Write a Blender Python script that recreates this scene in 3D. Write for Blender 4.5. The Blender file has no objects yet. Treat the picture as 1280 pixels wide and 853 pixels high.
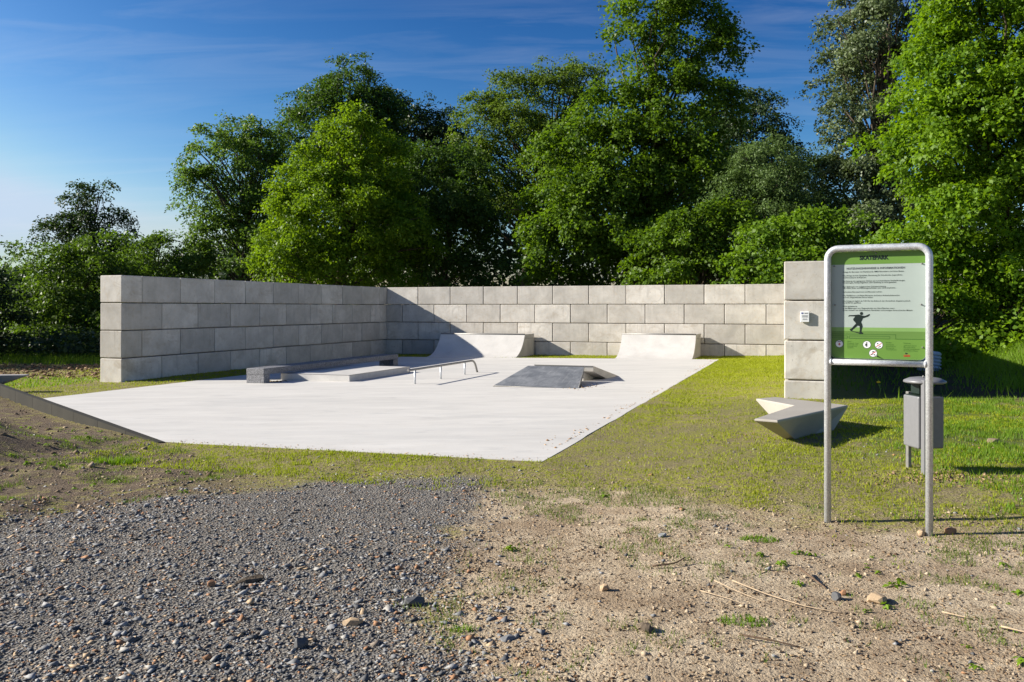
import bpy, bmesh, math, random
import numpy as np
from mathutils import Vector, Matrix

random.seed(7)
sc = bpy.context.scene
COL = sc.collection
R = math.radians

# ------------------------------------------------------------------ camera
cam_data = bpy.data.cameras.new('camera')
cam_data.sensor_width = 36.0
cam_data.lens = 29.95
cam_data.shift_y = -0.0324
cam_data.clip_start = 0.1
cam_data.clip_end = 3000
cam = bpy.data.objects.new('camera', cam_data)
cam.location = (0, 0, 1.51)
cam.rotation_euler = (R(90), 0, 0)
COL.objects.link(cam)
sc.camera = cam

# ------------------------------------------------------------------ light
SUN_EL, SUN_AZ = R(25.6), R(-88.3)          # azimuth clockwise from +Y; the sun stands to the left
sdir = Vector((math.sin(SUN_AZ)*math.cos(SUN_EL), math.cos(SUN_AZ)*math.cos(SUN_EL), math.sin(SUN_EL)))
sun_data = bpy.data.lights.new('sun', 'SUN')
sun_data.energy = 5.0
sun_data.angle = R(0.5)
sun_data.color = (1.0, 0.94, 0.84)
sun = bpy.data.objects.new('sun', sun_data)
sun.rotation_euler = (-sdir).to_track_quat('-Z', 'Y').to_euler()
sun.location = (-30, 5, 30)
COL.objects.link(sun)

world = bpy.data.worlds.new('World')
sc.world = world
world.use_nodes = True
wn, wl = world.node_tree.nodes, world.node_tree.links
wn.clear()
w_out = wn.new('ShaderNodeOutputWorld')
w_bg = wn.new('ShaderNodeBackground')
w_bg.inputs['Strength'].default_value = 0.05
sky = wn.new('ShaderNodeTexSky')
sky.sky_type = 'NISHITA'
sky.sun_disc = False
sky.sun_elevation = SUN_EL
sky.sun_rotation = SUN_AZ
sky.altitude = 300
sky.air_density = 1.0
sky.dust_density = 1.3
sky.ozone_density = 1.3
# thin high cirrus, laid on a plane far above the place
geo = wn.new('ShaderNodeTexCoord')
sep = wn.new('ShaderNodeSeparateXYZ')
wl.new(geo.outputs['Generated'], sep.inputs[0])
mx = wn.new('ShaderNodeMath'); mx.operation = 'ADD'; mx.inputs[1].default_value = 0.12
wl.new(sep.outputs['Z'], mx.inputs[0])
dx = wn.new('ShaderNodeMath'); dx.operation = 'DIVIDE'
dy = wn.new('ShaderNodeMath'); dy.operation = 'DIVIDE'
wl.new(sep.outputs['X'], dx.inputs[0]); wl.new(mx.outputs[0], dx.inputs[1])
wl.new(sep.outputs['Y'], dy.inputs[0]); wl.new(mx.outputs[0], dy.inputs[1])
cmb = wn.new('ShaderNodeCombineXYZ')
wl.new(dx.outputs[0], cmb.inputs[0]); wl.new(dy.outputs[0], cmb.inputs[1])
mp = wn.new('ShaderNodeMapping')
mp.inputs['Rotation'].default_value = (0, 0, R(50))
mp.inputs['Scale'].default_value = (0.55, 2.3, 1)
wl.new(cmb.outputs[0], mp.inputs['Vector'])
cn = wn.new('ShaderNodeTexNoise')
cn.inputs['Scale'].default_value = 2.6
cn.inputs['Detail'].default_value = 11
cn.inputs['Roughness'].default_value = 0.58
cn.inputs['Distortion'].default_value = 0.7
wl.new(mp.outputs[0], cn.inputs['Vector'])
cn2 = wn.new('ShaderNodeTexNoise')
cn2.inputs['Scale'].default_value = 0.55
cn2.inputs['Detail'].default_value = 3
wl.new(cmb.outputs[0], cn2.inputs['Vector'])
cr = wn.new('ShaderNodeMapRange')
cr.inputs['From Min'].default_value = 0.44; cr.inputs['From Max'].default_value = 0.82
cr.inputs['To Max'].default_value = 0.30
wl.new(cn.outputs[0], cr.inputs['Value'])
cr2 = wn.new('ShaderNodeMapRange')
cr2.inputs['From Min'].default_value = 0.36; cr2.inputs['From Max'].default_value = 0.66
wl.new(cn2.outputs[0], cr2.inputs['Value'])
cm = wn.new('ShaderNodeMath'); cm.operation = 'MULTIPLY'
wl.new(cr.outputs[0], cm.inputs[0]); wl.new(cr2.outputs[0], cm.inputs[1])
# deeper, more contrasty blue than the plain sky model: clear air seen through a polarising filter
s_in = wn.new('ShaderNodeSeparateColor'); s_out = wn.new('ShaderNodeCombineColor')
wl.new(sky.outputs[0], s_in.inputs[0])
for ch, (g_, k_, cap_) in enumerate(((2.9, 0.094, 6.0), (2.1, 0.242, 7.4), (1.70, 0.475, 9.2))):
    pw = wn.new('ShaderNodeMath'); pw.operation = 'POWER'; pw.inputs[1].default_value = g_
    ml = wn.new('ShaderNodeMath'); ml.operation = 'MULTIPLY'; ml.inputs[1].default_value = k_
    cp = wn.new('ShaderNodeMath'); cp.operation = 'SMOOTH_MIN'; cp.inputs[1].default_value = cap_; cp.inputs[2].default_value = 1.5
    wl.new(s_in.outputs[ch], pw.inputs[0]); wl.new(pw.outputs[0], ml.inputs[0])
    wl.new(ml.outputs[0], cp.inputs[0]); wl.new(cp.outputs[0], s_out.inputs[ch])
cmix = wn.new('ShaderNodeMix'); cmix.data_type = 'RGBA'
cmix.inputs[7].default_value = (8.2, 8.5, 9.2, 1)
wl.new(cm.outputs[0], cmix.inputs[0])
wl.new(s_out.outputs[0], cmix.inputs[6])
wl.new(cmix.outputs[2], w_bg.inputs['Color'])
wl.new(w_bg.outputs[0], w_out.inputs[0])

sc.view_settings.view_transform = 'Standard'
sc.view_settings.look = 'None'
sc.view_settings.exposure = 0.95
sc.view_settings.gamma = 1
sc.view_settings.use_curve_mapping = False
sc.render.engine = 'CYCLES'
sc.cycles.use_denoising = True
sc.cycles.denoising_prefilter = 'NONE'
sc.cycles.use_adaptive_sampling = False
sc.cycles.max_bounces = 8
sc.cycles.transparent_max_bounces = 8
sc.cycles.sample_clamp_indirect = 8

# ------------------------------------------------------------------ the park's own axes
# u runs along the back wall to the right, v runs away from the camera along the side walls
BX, BY, TH = -8.39, 18.30, R(19.96)
CT, ST = math.cos(TH), math.sin(TH)
def xy(u, v): return (BX + u*CT + v*ST, BY - u*ST + v*CT)
def uv(x, y):
    dx_, dy_ = x-BX, y-BY
    return dx_*CT - dy_*ST, dx_*ST + dy_*CT
def slab_z(u): return 0.012*(u-5.5)
def P(u, v, z=0.0):
    x, y = xy(u, v)
    return Vector((x, y, z))

def smooth(a, lo, hi):
    t = np.clip((a-lo)/(hi-lo), 0, 1)
    return t*t*(3-2*t)

_rs = np.random.RandomState(11)
_lat = _rs.rand(256, 256)
def vnoise(x, y):
    x = np.asarray(x, float); y = np.asarray(y, float)
    xi = np.floor(x).astype(int); yi = np.floor(y).astype(int)
    fx = x-xi; fy = y-yi
    fx = fx*fx*(3-2*fx); fy = fy*fy*(3-2*fy)
    a = _lat[xi & 255, yi & 255]; b = _lat[(xi+1) & 255, yi & 255]
    c = _lat[xi & 255, (yi+1) & 255]; d = _lat[(xi+1) & 255, (yi+1) & 255]
    return (a*(1-fx)+b*fx)*(1-fy) + (c*(1-fx)+d*fx)*fy
def fbm(x, y, o=4):
    s = 0; a = 0.5
    for k in range(o):
        s = s + a*vnoise(x*2**k+17.3*k, y*2**k+5.1*k); a *= 0.5
    return s/(1-0.5**o)

SLAB = [(7.25, -6.75), (11.68, -6.75), (11.45, 9.95), (1.58, 9.95), (1.55, -3.7)]
KA, KB = np.array((7.32, -6.80)), np.array((-3.2, -1.49))     # kerb board line in (u, v)
KD = (KB-KA)/np.linalg.norm(KB-KA)
KN = np.array((KD[1], -KD[0]))
if KN @ (np.array((0, -10))-KA) < 0: KN = -KN                  # towards the camera

def poly_sd(u, v, poly):
    """signed distance, negative inside"""
    u = np.asarray(u, float); v = np.asarray(v, float)
    d = np.full(u.shape, 1e9); ins = np.zeros(u.shape, bool)
    n = len(poly)
    for i in range(n):
        ax, ay = poly[i]; bx, by = poly[(i+1) % n]
        ex, ey = bx-ax, by-ay
        t = np.clip(((u-ax)*ex+(v-ay)*ey)/(ex*ex+ey*ey), 0, 1)
        d = np.minimum(d, np.hypot(u-ax-t*ex, v-ay-t*ey))
        c = ((ay > v) != (by > v)) & (u < (bx-ax)*(v-ay)/(by-ay+1e-12)+ax)
        ins ^= c
    return np.where(ins, -d, d)

GRAVEL = [(-0.22, 7.5), (-0.30, 6.3), (-0.42, 5.3), (-0.40, 4.1), (-0.2, 3.4), (0.05, 2.2), (-0.2, -12), (-14, -12), (-14, 5.2), (-6, 5.6), (-3.7, 6.15), (-2.75, 6.9), (-1.7, 7.45), (-0.9, 7.6)]
SAND = [(-0.5, 7.2), (0.8, 6.85), (1.5, 6.35), (2.3, 5.75), (3.6, 5.6), (5.0, 5.9), (12, 6.2), (12, -12), (-0.6, -12), (-0.6, 5)]
def near_side(u, v):
    return (u-KA[0])*KN[0] + (v-KA[1])*KN[1]
def along_kerb(u, v):
    return (u-KA[0])*KD[0] + (v-KA[1])*KD[1]
def kerb_top(t): return 0.03 + 0.0235*np.clip(t, 0, 20)

def zg(x, y, fine=True):
    x = np.asarray(x, float); y = np.asarray(y, float)
    u, v = uv(x, y)
    z = 0.012*(np.clip(u, -4, 18)-5.5)*smooth(v, -8.4, -6.9)
    s = poly_sd(u, v, SLAB)
    z = z - 0.004 - 0.014*smooth(s, 0.1, 0.8) + 0.05*smooth(u, 12.0, 13.6)
    z = z - 0.10*smooth(-s, 0.05, 0.35)
    # soil in front of the kerb board lies lower than its top
    ns = near_side(u, v); ak = along_kerb(u, v)
    kz = kerb_top(ak)
    near = smooth(ns, 0.0, 0.10)*smooth(ak, -0.3, 1.0)
    z = z + near*((kz-0.02-0.14*smooth(ak, 0.3, 3.5)) - z)*np.exp(-np.clip(ns, 0, 9)/1.6)
    # low soil heap left of the gravel
    z = z + 0.40*np.clip(ns-0.8, 0, 4.5)*smooth(-x, 3.3, 5.0)*smooth(ak, -1.0, 1.5)
    # bank to the right of the right wall, rising ground under the wood
    z = z + 1.5*smooth(u, 16.6, 21.5)*smooth(v, 0.5, 5.0)
    z = z + 0.03*np.clip(v-15, 0, 45)
    if fine:
        w = 1-smooth(-s, -0.25, 0.1)
        z = z + w*(0.05*(fbm(x*0.55, y*0.55, 3)-0.5) + 0.028*(fbm(x*3.1, y*3.1, 3)-0.5) + 0.11*smooth(ns, 0.1, 0.6)*smooth(-x, 2.6, 3.6)*(fbm(x*2.3, y*2.3, 4)-0.5))*np.where(y < 40, 1, 0.3)
    return z

# ------------------------------------------------------------------ mesh helpers
def link(o, parent=None):
    COL.objects.link(o)
    if parent is not None: o.parent = parent
    return o
def tag(o, label=None, cat=None, group=None, kind=None):
    if label: o['label'] = label
    if cat: o['category'] = cat
    if group: o['group'] = group
    if kind: o['kind'] = kind
    return o
def empty(name, loc, label, cat, group=None, rz=0.0):
    o = bpy.data.objects.new(name, None)
    o.empty_display_size = 0.2
    o.location = loc; o.rotation_euler = (0, 0, rz)
    link(o)
    return tag(o, label, cat, group)
def np_mesh(name, V, F, mat=None, smooth_f=False, attr=None):
    """V (n,3), F (m,k) all faces with k corners; attr: dict name -> per-face floats"""
    V = np.ascontiguousarray(V, np.float32); F = np.ascontiguousarray(F, np.int32)
    me = bpy.data.meshes.new(name)
    k = F.shape[1]
    me.vertices.add(len(V)); me.vertices.foreach_set('co', V.ravel())
    me.loops.add(F.size); me.loops.foreach_set('vertex_index', F.ravel())
    me.polygons.add(len(F)); me.polygons.foreach_set('loop_start', np.arange(len(F), dtype=np.int32)*k)
    if smooth_f: me.polygons.foreach_set('use_smooth', np.ones(len(F), bool))
    me.update(calc_edges=True)
    if attr:
        for an, (dom, vals) in attr.items():
            a = me.attributes.new(an, 'FLOAT', dom)
            a.data.foreach_set('value', np.ascontiguousarray(vals, np.float32))
    if mat: me.materials.append(mat)
    return me

class MB:
    """collects primitives, builds ONE mesh"""
    def __init__(self): self.bm = bmesh.new()
    def box(self, c, s, M=None, bev=0.0, seg=1):
        bm = self.bm
        r = bmesh.ops.create_cube(bm, size=1.0)
        vs = r['verts']
        for v_ in vs: v_.co = Vector((v_.co.x*s[0], v_.co.y*s[1], v_.co.z*s[2]))
        if bev > 0:
            es = list({e for v_ in vs for e in v_.link_edges})
            rb = bmesh.ops.bevel(bm, geom=es, offset=bev, segments=seg, affect='EDGES', profile=0.5)
            vs = list({v_ for f_ in rb['faces'] for v_ in f_.verts} | {v_ for v_ in vs if v_.is_valid})
        T = Matrix.Translation(Vector(c))
        if M is not None: T = T @ M.to_4x4()
        for v_ in vs: v_.co = T @ v_.co
        return self
    def hull(self, pts):
        vs = [self.bm.verts.new(p) for p in pts]
        r = bmesh.ops.convex_hull(self.bm, input=vs)
        junk = [g for g in r['geom_interior'] if isinstance(g, bmesh.types.BMVert)]
        if junk: bmesh.ops.delete(self.bm, geom=junk, context='VERTS')
        return self
    def prism(self, pts, n):
        """closed polygon (list of Vector) pushed along vector n"""
        bm = self.bm; n = Vector(n)
        a = [bm.verts.new(p) for p in pts]; b = [bm.verts.new(Vector(p)+n) for p in pts]
        k = len(pts)
        bm.faces.new(a[::-1]); bm.faces.new(b)
        for i in range(k):
            bm.faces.new((a[i], a[(i+1) % k], b[(i+1) % k], b[i]))
        return self
    def tube(self, pts, r, seg=12, cap=True, radii=None):
        bm = self.bm
        pts = [Vector(p) for p in pts]; n = len(pts)
        rings = []; prev = None
        for i, p in enumerate(pts):
            d = (pts[min(i+1, n-1)]-pts[max(i-1, 0)]).normalized()
            if prev is None:
                up = Vector((0, 0, 1)) if abs(d.z) < 0.9 else Vector((1, 0, 0))
                x_ = d.cross(up).normalized()
            else:
                x_ = (prev - d*prev.dot(d)).normalized()
            prev = x_; y_ = d.cross(x_)
            rr = radii[i] if radii else r
            rings.append([bm.verts.new(p + (x_*math.cos(2*math.pi*k/seg)+y_*math.sin(2*math.pi*k/seg))*rr) for k in range(seg)])
        for a, b in zip(rings, rings[1:]):
            for k in range(seg):
                f_ = bm.faces.new((a[k], a[(k+1) % seg], b[(k+1) % seg], b[k])); f_.smooth = True
        if cap:
            bm.faces.new(rings[0][::-1]); bm.faces.new(rings[-1])
        return self
    def lathe(self, prof, c, seg=24, M=None):
        bm = self.bm; rings = []
        M = M or Matrix.Identity(3)
        for r, z in prof:
            rings.append([bm.verts.new(Vector(c)+M @ Vector((r*math.cos(2*math.pi*k/seg), r*math.sin(2*math.pi*k/seg), z))) for k in range(seg)])
        for a, b in zip(rings, rings[1:]):
            for k in range(seg):
                f_ = bm.faces.new((a[k], a[(k+1) % seg], b[(k+1) % seg], b[k])); f_.smooth = True
        bm.faces.new(rings[0][::-1]); bm.faces.new(rings[-1])
        return self
    def mesh(self, name, mat):
        bmesh.ops.recalc_face_normals(self.bm, faces=self.bm.faces[:])
        me = bpy.data.meshes.new(name)
        self.bm.to_mesh(me); self.bm.free()
        if mat: me.materials.append(mat)
        return me
    def build(self, name, mat, parent=None):
        o = bpy.data.objects.new(name, self.mesh(name, mat))
        return link(o, parent)

# ------------------------------------------------------------------ materials
class NT:
    def __init__(self, name, rough=0.8, spec=0.3):
        self.m = bpy.data.materials.new(name); self.m.use_nodes = True
        self.n, self.l = self.m.node_tree.nodes, self.m.node_tree.links
        self.b = self.n['Principled BSDF']
        self.b.inputs['Roughness'].default_value = rough
        self.b.inputs['Specular IOR Level'].default_value = spec
        self.out = self.n['Material Output']
    def new(self, t, **kw):
        x = self.n.new(t)
        for k, v_ in kw.items(): setattr(x, k, v_)
        return x
    def coord(self, which='Object'):
        return self.new('ShaderNodeTexCoord').outputs[which]
    def pos(self): return self.new('ShaderNodeNewGeometry').outputs['Position']
    def mapping(self, vec, scale=(1, 1, 1), rot=(0, 0, 0)):
        x = self.new('ShaderNodeMapping'); x.inputs['Scale'].default_value = scale; x.inputs['Rotation'].default_value = rot
        self.l.new(vec, x.inputs['Vector']); return x.outputs[0]
    def noise(self, vec, scale, detail=4, rough=0.55, dist=0.0):
        x = self.new('ShaderNodeTexNoise')
        x.inputs['Scale'].default_value = scale; x.inputs['Detail'].default_value = detail
        x.inputs['Roughness'].default_value = rough; x.inputs['Distortion'].default_value = dist
        if vec is not None: self.l.new(vec, x.inputs['Vector'])
        return x.outputs[0]
    def voro(self, vec, scale, feature='F1', out='Distance', rnd=1.0):
        x = self.new('ShaderNodeTexVoronoi', feature=feature)
        x.inputs['Scale'].default_value = scale; x.inputs['Randomness'].default_value = rnd
        if vec is not None: self.l.new(vec, x.inputs['Vector'])
        return x.outputs[out]
    def rng(self, val, a, b, c=0.0, d=1.0, interp='LINEAR'):
        x = self.new('ShaderNodeMapRange', interpolation_type=interp)
        for i, q in zip(('From Min', 'From Max', 'To Min', 'To Max'), (a, b, c, d)): x.inputs[i].default_value = q
        self.l.new(val, x.inputs['Value']); return x.outputs[0]
    def math(self, op, a, b=None):
        x = self.new('ShaderNodeMath', operation=op)
        for i, q in enumerate((a, b)):
            if q is None: continue
            if isinstance(q, (int, float)): x.inputs[i].default_value = q
            else: self.l.new(q, x.inputs[i])
        return x.outputs[0]
    def mix(self, fac, a, b, blend='MIX'):
        x = self.new('ShaderNodeMix', data_type='RGBA', blend_type=blend)
        for i, q in ((0, fac), (6, a), (7, b)):
            if isinstance(q, (int, float)): x.inputs[i].default_value = q
            elif isinstance(q, tuple): x.inputs[i].default_value = (*q, 1) if len(q) == 3 else q
            else: self.l.new(q, x.inputs[i])
        return x.outputs[2]
    def attr(self, name):
        x = self.new('ShaderNodeAttribute'); x.attribute_name = name; return x.outputs['Fac']
    def objrand(self): return self.new('ShaderNodeObjectInfo').outputs['Random']
    def color(self, c):
        if isinstance(c, tuple): self.b.inputs['Base Color'].default_value = (*c, 1)
        else: self.l.new(c, self.b.inputs['Base Color'])
    def bump(self, h, strength=0.3, dist=0.01, prev=None):
        x = self.new('ShaderNodeBump'); x.inputs['Strength'].default_value = strength; x.inputs['Distance'].default_value = dist
        self.l.new(h, x.inputs['Height'])
        if prev is not None: self.l.new(prev, x.inputs['Normal'])
        self.l.new(x.outputs[0], self.b.inputs['Normal']); return x.outputs[0]

def plain(name, c, rough=0.6, metal=0.0, var=0.12, scale=30):
    t = NT(name, rough)
    n = t.noise(t.coord(), scale, 4)
    lo = tuple(max(0, q*(1-var)) for q in c); hi = tuple(q*(1+var) for q in c)
    t.color(t.mix(t.rng(n, 0.3, 0.7), lo, hi))
    t.b.inputs['Metallic'].default_value = metal
    return t.m

def concrete(name, c, cloud=0.14, pores=True, streak=None, warm=(0.30, 0.24, 0.16), stain=0.25, rings=False, bump=0.25, rough=0.85, objvar=0.12):
    t = NT(name, rough, 0.25)
    v = t.coord()
    r = t.objrand()
    # shift the pattern per object so that no two blocks repeat
    off = t.new('ShaderNodeVectorMath', operation='ADD')
    cmbx = t.new('ShaderNodeCombineXYZ')
    t.l.new(t.math('MULTIPLY', r, 37.0), cmbx.inputs[0]); t.l.new(t.math('MULTIPLY', r, 91.0), cmbx.inputs[2])
    t.l.new(v, off.inputs[0]); t.l.new(cmbx.outputs[0], off.inputs[1])
    vv = off.outputs[0]
    vs = t.mapping(vv, streak) if streak else vv
    n1 = t.noise(vs, 2.2, 6, 0.6, 0.4)
    n2 = t.noise(vv, 14, 5, 0.6)
    n3 = t.noise(vv, 90, 3, 0.6)
    lo = tuple(q*(1-cloud) for q in c); hi = tuple(min(1, q*(1+cloud)) for q in c)
    col = t.mix(t.rng(n1, 0.32, 0.68), lo, hi)
    col = t.mix(t.math('MULTIPLY', t.rng(n2, 0.52, 0.75), stain), col, tuple(q*w/max(warm) for q, w in zip(c, warm)))
    col = t.mix(t.rng(n3, 0.3, 0.7, 0.0, 0.22), col, tuple(q*0.62 for q in c))
    if objvar:
        g = t.rng(r, 0, 1, 1-objvar, 1+objvar*0.6)
        cc = t.new('ShaderNodeCombineColor')
        for i in range(3): t.l.new(g, cc.inputs[i])
        col = t.mix(1.0, col, cc.outputs[0], 'MULTIPLY')
    h = t.math('ADD', t.math('MULTIPLY', n2, 0.5), t.math('MULTIPLY', n3, 0.5))
    if rings:
        # worn ring and streak left by the mould on some blocks
        sp = t.new('ShaderNodeSeparateXYZ'); t.l.new(v, sp.inputs[0])
        ax = t.math('ADD', sp.outputs[0], sp.outputs[1])
        d = t.math('SQRT', t.math('ADD', t.math('POWER', ax, 2.0), t.math('POWER', sp.outputs[2], 2.0)))
        d = t.math('ADD', d, t.math('MULTIPLY', t.math('SUBTRACT', n2, 0.5), 0.10))
        ring = t.math('MULTIPLY', t.rng(d, 0.17, 0.21), t.rng(d, 0.27, 0.22))
        sel = t.math('GREATER_THAN', r, 0.85)
        ring = t.math('MULTIPLY', t.math('MULTIPLY', ring, sel), t.rng(n1, 0.40, 0.70, 0.0, 0.45))
        col = t.mix(ring, col, tuple(q*0.52 for q in c))
        # weather streaks running down from the top edge
        n4 = t.noise(t.mapping(vv, (11, 11, 0.7)), 1.0, 4, 0.6)
        st = t.math('MULTIPLY', t.rng(n4, 0.56, 0.74), t.rng(sp.outputs[2], -0.28, 0.30, 0.05, 0.55))
        col = t.mix(st, col, tuple(q*0.45 for q in c))
        n5 = t.noise(t.mapping(vv, (1.3, 1.3, 2.2)), 1.6, 5, 0.65, 0.8)
        st2 = t.math('MULTIPLY', t.rng(n5, 0.54, 0.68), t.rng(r, 0.1, 1.0, 0.08, 0.52))
        col = t.mix(st2, col, (c[0]*0.62, c[1]*0.54, c[2]*0.44))
        # soiled rim along the block edges, broken up
        ed = t.math('MAXIMUM', t.rng(t.math('ABSOLUTE', sp.outputs[2]), 0.20, 0.295), t.math('MULTIPLY', t.rng(n5, 0.4, 0.6), 0.4))
        col = t.mix(t.math('MULTIPLY', t.math('MULTIPLY', ed, t.rng(n2, 0.38, 0.62)), 0.30), col, (c[0]*0.52, c[1]*0.46, c[2]*0.38))
        # coarse blow-holes and scuffs
        bh = t.math('MULTIPLY', t.rng(t.voro(vv, 7.5), 0.13, 0.06), t.math('GREATER_THAN', t.noise(vv, 3.1, 3), 0.50))
        col = t.mix(t.math('MULTIPLY', bh, 0.55), col, tuple(q*0.4 for q in c))
    if pores:
        p = t.voro(vv, 26)
        keep = t.math('GREATER_THAN', t.noise(vv, 9, 2), 0.52)
        pm = t.math('MULTIPLY', t.rng(p, 0.16, 0.09), keep)
        col = t.mix(t.math('MULTIPLY', pm, 0.65), col, tuple(q*0.35 for q in c))
        h = t.math('SUBTRACT', h, t.math('MULTIPLY', pm, 0.8))
    t.color(col)
    t.bump(h, bump, 0.006)
    return t.m

M_block = concrete('concrete_block', (0.585, 0.55, 0.495), rings=True, cloud=0.17, stain=0.35, bump=0.45, objvar=0.2)
M_slab = concrete('slab_concrete', (0.605, 0.585, 0.55), cloud=0.085, pores=False, streak=(0.35, 1.3, 1), stain=0.12, bump=0.12, rough=0.7, objvar=0)
t_ = M_slab.node_tree
def dirty(mat, c_dirt):
    """grey smears and foot dirt worn into the riding surface"""
    nt = mat.node_tree; b = nt.nodes['Principled BSDF']
    src = b.inputs['Base Color'].links[0].from_socket
    def add(tp, **kw):
        x = nt.nodes.new(tp)
        for k, v in kw.items(): setattr(x, k, v)
        return x
    tc = add('ShaderNodeTexCoord')
    mpn = add('ShaderNodeMapping'); mpn.inputs['Rotation'].default_value = (0, 0, 0.35); mpn.inputs['Scale'].default_value = (0.55, 1.25, 1)
    nt.links.new(tc.outputs['Object'], mpn.inputs['Vector'])
    col = src
    for sc_, lo, hi, am, c in ((0.55, 0.50, 0.72, 0.55, c_dirt), (3.2, 0.56, 0.74, 0.38, (0.30, 0.305, 0.31)), (13, 0.60, 0.74, 0.25, (0.26, 0.25, 0.235))):
        n = add('ShaderNodeTexNoise'); n.inputs['Scale'].default_value = sc_; n.inputs['Detail'].default_value = 7; n.inputs['Roughness'].default_value = 0.66; n.inputs['Distortion'].default_value = 0.5
        nt.links.new(mpn.outputs[0], n.inputs['Vector'])
        r = add('ShaderNodeMapRange'); r.inputs['From Min'].default_value = lo; r.inputs['From Max'].default_value = hi; r.inputs['To Max'].default_value = am
        nt.links.new(n.outputs[0], r.inputs['Value'])
        m = add('ShaderNodeMix', data_type='RGBA'); m.inputs[7].default_value = (*c, 1)
        nt.links.new(r.outputs[0], m.inputs[0]); nt.links.new(col, m.inputs[6]); col = m.outputs[2]
    nt.links.new(col, b.inputs['Base Color'])
dirty(M_slab, (0.45, 0.445, 0.43))
M_ramp = concrete('ramp_concrete', (0.57, 0.55, 0.52), cloud=0.10, pores=True, stain=0.18, bump=0.1, rough=0.65, objvar=0)
M_rampside = concrete('ramp_side_concrete', (0.50, 0.475, 0.43), cloud=0.14, pores=True, stain=0.4, bump=0.2, objvar=0)
M_kerb_shade_tone = concrete('kerb_concrete_shade_tone', (0.026, 0.024, 0.018), cloud=0.25, pores=True, stain=0.5, bump=0.4, objvar=0.1)  # near-black base: shade on the sun-facing kerb is put into the colour
M_bench = concrete('bench_concrete', (0.40, 0.37, 0.325), cloud=0.08, pores=True, stain=0.15, bump=0.06, rough=0.5, objvar=0)
t = NT('granite', 0.6, 0.35)
v_ = t.coord()
sp_ = t.voro(v_, 75, out='Color')
bw_ = t.new('ShaderNodeRGBToBW'); t.l.new(sp_, bw_.inputs[0])
c_ = t.mix(t.rng(bw_.outputs[0], 0.2, 0.8), (0.10, 0.10, 0.108), (0.30, 0.30, 0.31))
c_ = t.mix(t.rng(t.noise(v_, 3, 5), 0.35, 0.7, 0, 0.5), c_, (0.12, 0.12, 0.125))
t.color(c_); t.bump(bw_.outputs[0], 0.1, 0.003)
M_granite = t.m
t = NT('dark_ramp_face', 0.62, 0.3)
v_ = t.coord()
n_a = t.noise(t.mapping(v_, (1, 1, 1), (0, 0, 0.5)), 3.2, 8, 0.68, 0.6)
n_b = t.noise(t.mapping(v_, (9, 1.2, 1), (0, 0, 0.2)), 2.5, 5, 0.6)
c_ = t.mix(t.rng(n_a, 0.34, 0.68), (0.105, 0.115, 0.13), (0.25, 0.26, 0.275))
c_ = t.mix(t.rng(n_b, 0.52, 0.75, 0, 0.6), c_, (0.32, 0.32, 0.325))
c_ = t.mix(t.rng(t.noise(v_, 70, 2), 0.35, 0.7, 0, 0.35), c_, (0.07, 0.075, 0.085))
t.color(c_); t.bump(n_a, 0.15, 0.004)
M_darkramp = t.m

t = NT('galvanised_steel', 0.42, 0.5)
v_ = t.coord()
sp_ = t.voro(v_, 170, out='Color')
bw_ = t.new('ShaderNodeRGBToBW'); t.l.new(sp_, bw_.inputs[0])
c_ = t.mix(t.rng(bw_.outputs[0], 0.1, 0.9), (0.47, 0.49, 0.51), (0.68, 0.70, 0.72))
c_ = t.mix(t.rng(t.noise(v_, 40, 4), 0.5, 0.75, 0, 0.4), c_, (0.36, 0.37, 0.38))
t.color(c_)
t.b.inputs['Metallic'].default_value = 0.5
t.l.new(t.rng(t.noise(v_, 22, 3), 0.3, 0.7, 0.38, 0.58), t.b.inputs['Roughness'])
M_galv = t.m
M_steel = plain('dull_steel', (0.26, 0.25, 0.235), 0.5, 0.45)
M_binlight = plain('bin_grey_paint', (0.20, 0.20, 0.21), 0.42, 0.2, 0.05)
M_panel = plain('panel_pale_grey', (0.36, 0.42, 0.385), 0.35, 0, 0.02, 8)
M_green = plain('panel_green', (0.125, 0.245, 0.045), 0.35, 0, 0.03, 8)
M_green2 = plain('panel_light_green', (0.19, 0.33, 0.10), 0.35, 0, 0.03, 8)
M_green3 = plain('panel_mid_green', (0.115, 0.215, 0.05), 0.35, 0, 0.03, 8)
M_greend = plain('panel_dark_green_line', (0.045, 0.13, 0.02), 0.4, 0, 0.03, 8)
M_ink = plain('black_print', (0.012, 0.022, 0.018), 0.45, 0, 0.05)
M_grey_ink = plain('grey_print', (0.10, 0.11, 0.115), 0.45, 0, 0.05)
M_white = plain('white_print', (0.78, 0.78, 0.78), 0.4, 0, 0.02)
M_red = plain('red_print', (0.50, 0.045, 0.03), 0.4, 0, 0.05)
M_blue = plain('blue_print', (0.03, 0.04, 0.25), 0.4, 0, 0.05)
M_plastic = plain('pale_blue_grey_plastic', (0.50, 0.54, 0.62), 0.5, 0, 0.06)
M_yellow = plain('yellow_petals', (0.75, 0.52, 0.02), 0.6, 0, 0.1)
M_stem = plain('green_stem', (0.10, 0.17, 0.03), 0.6)
M_straw = plain('dry_straw', (0.46, 0.35, 0.23), 0.8, 0, 0.2)
M_twig = plain('dead_twig', (0.13, 0.085, 0.055), 0.9, 0, 0.3)
t = NT('bark', 0.95, 0.1)
v_ = t.mapping(t.coord(), (9, 9, 1.5))
n_a = t.noise(v_, 2.0, 6, 0.65, 0.5)
t.color(t.mix(t.rng(n_a, 0.35, 0.7), (0.045, 0.035, 0.026), (0.17, 0.135, 0.10)))
t.bump(n_a, 0.8, 0.03)
M_bark = t.m

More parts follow.
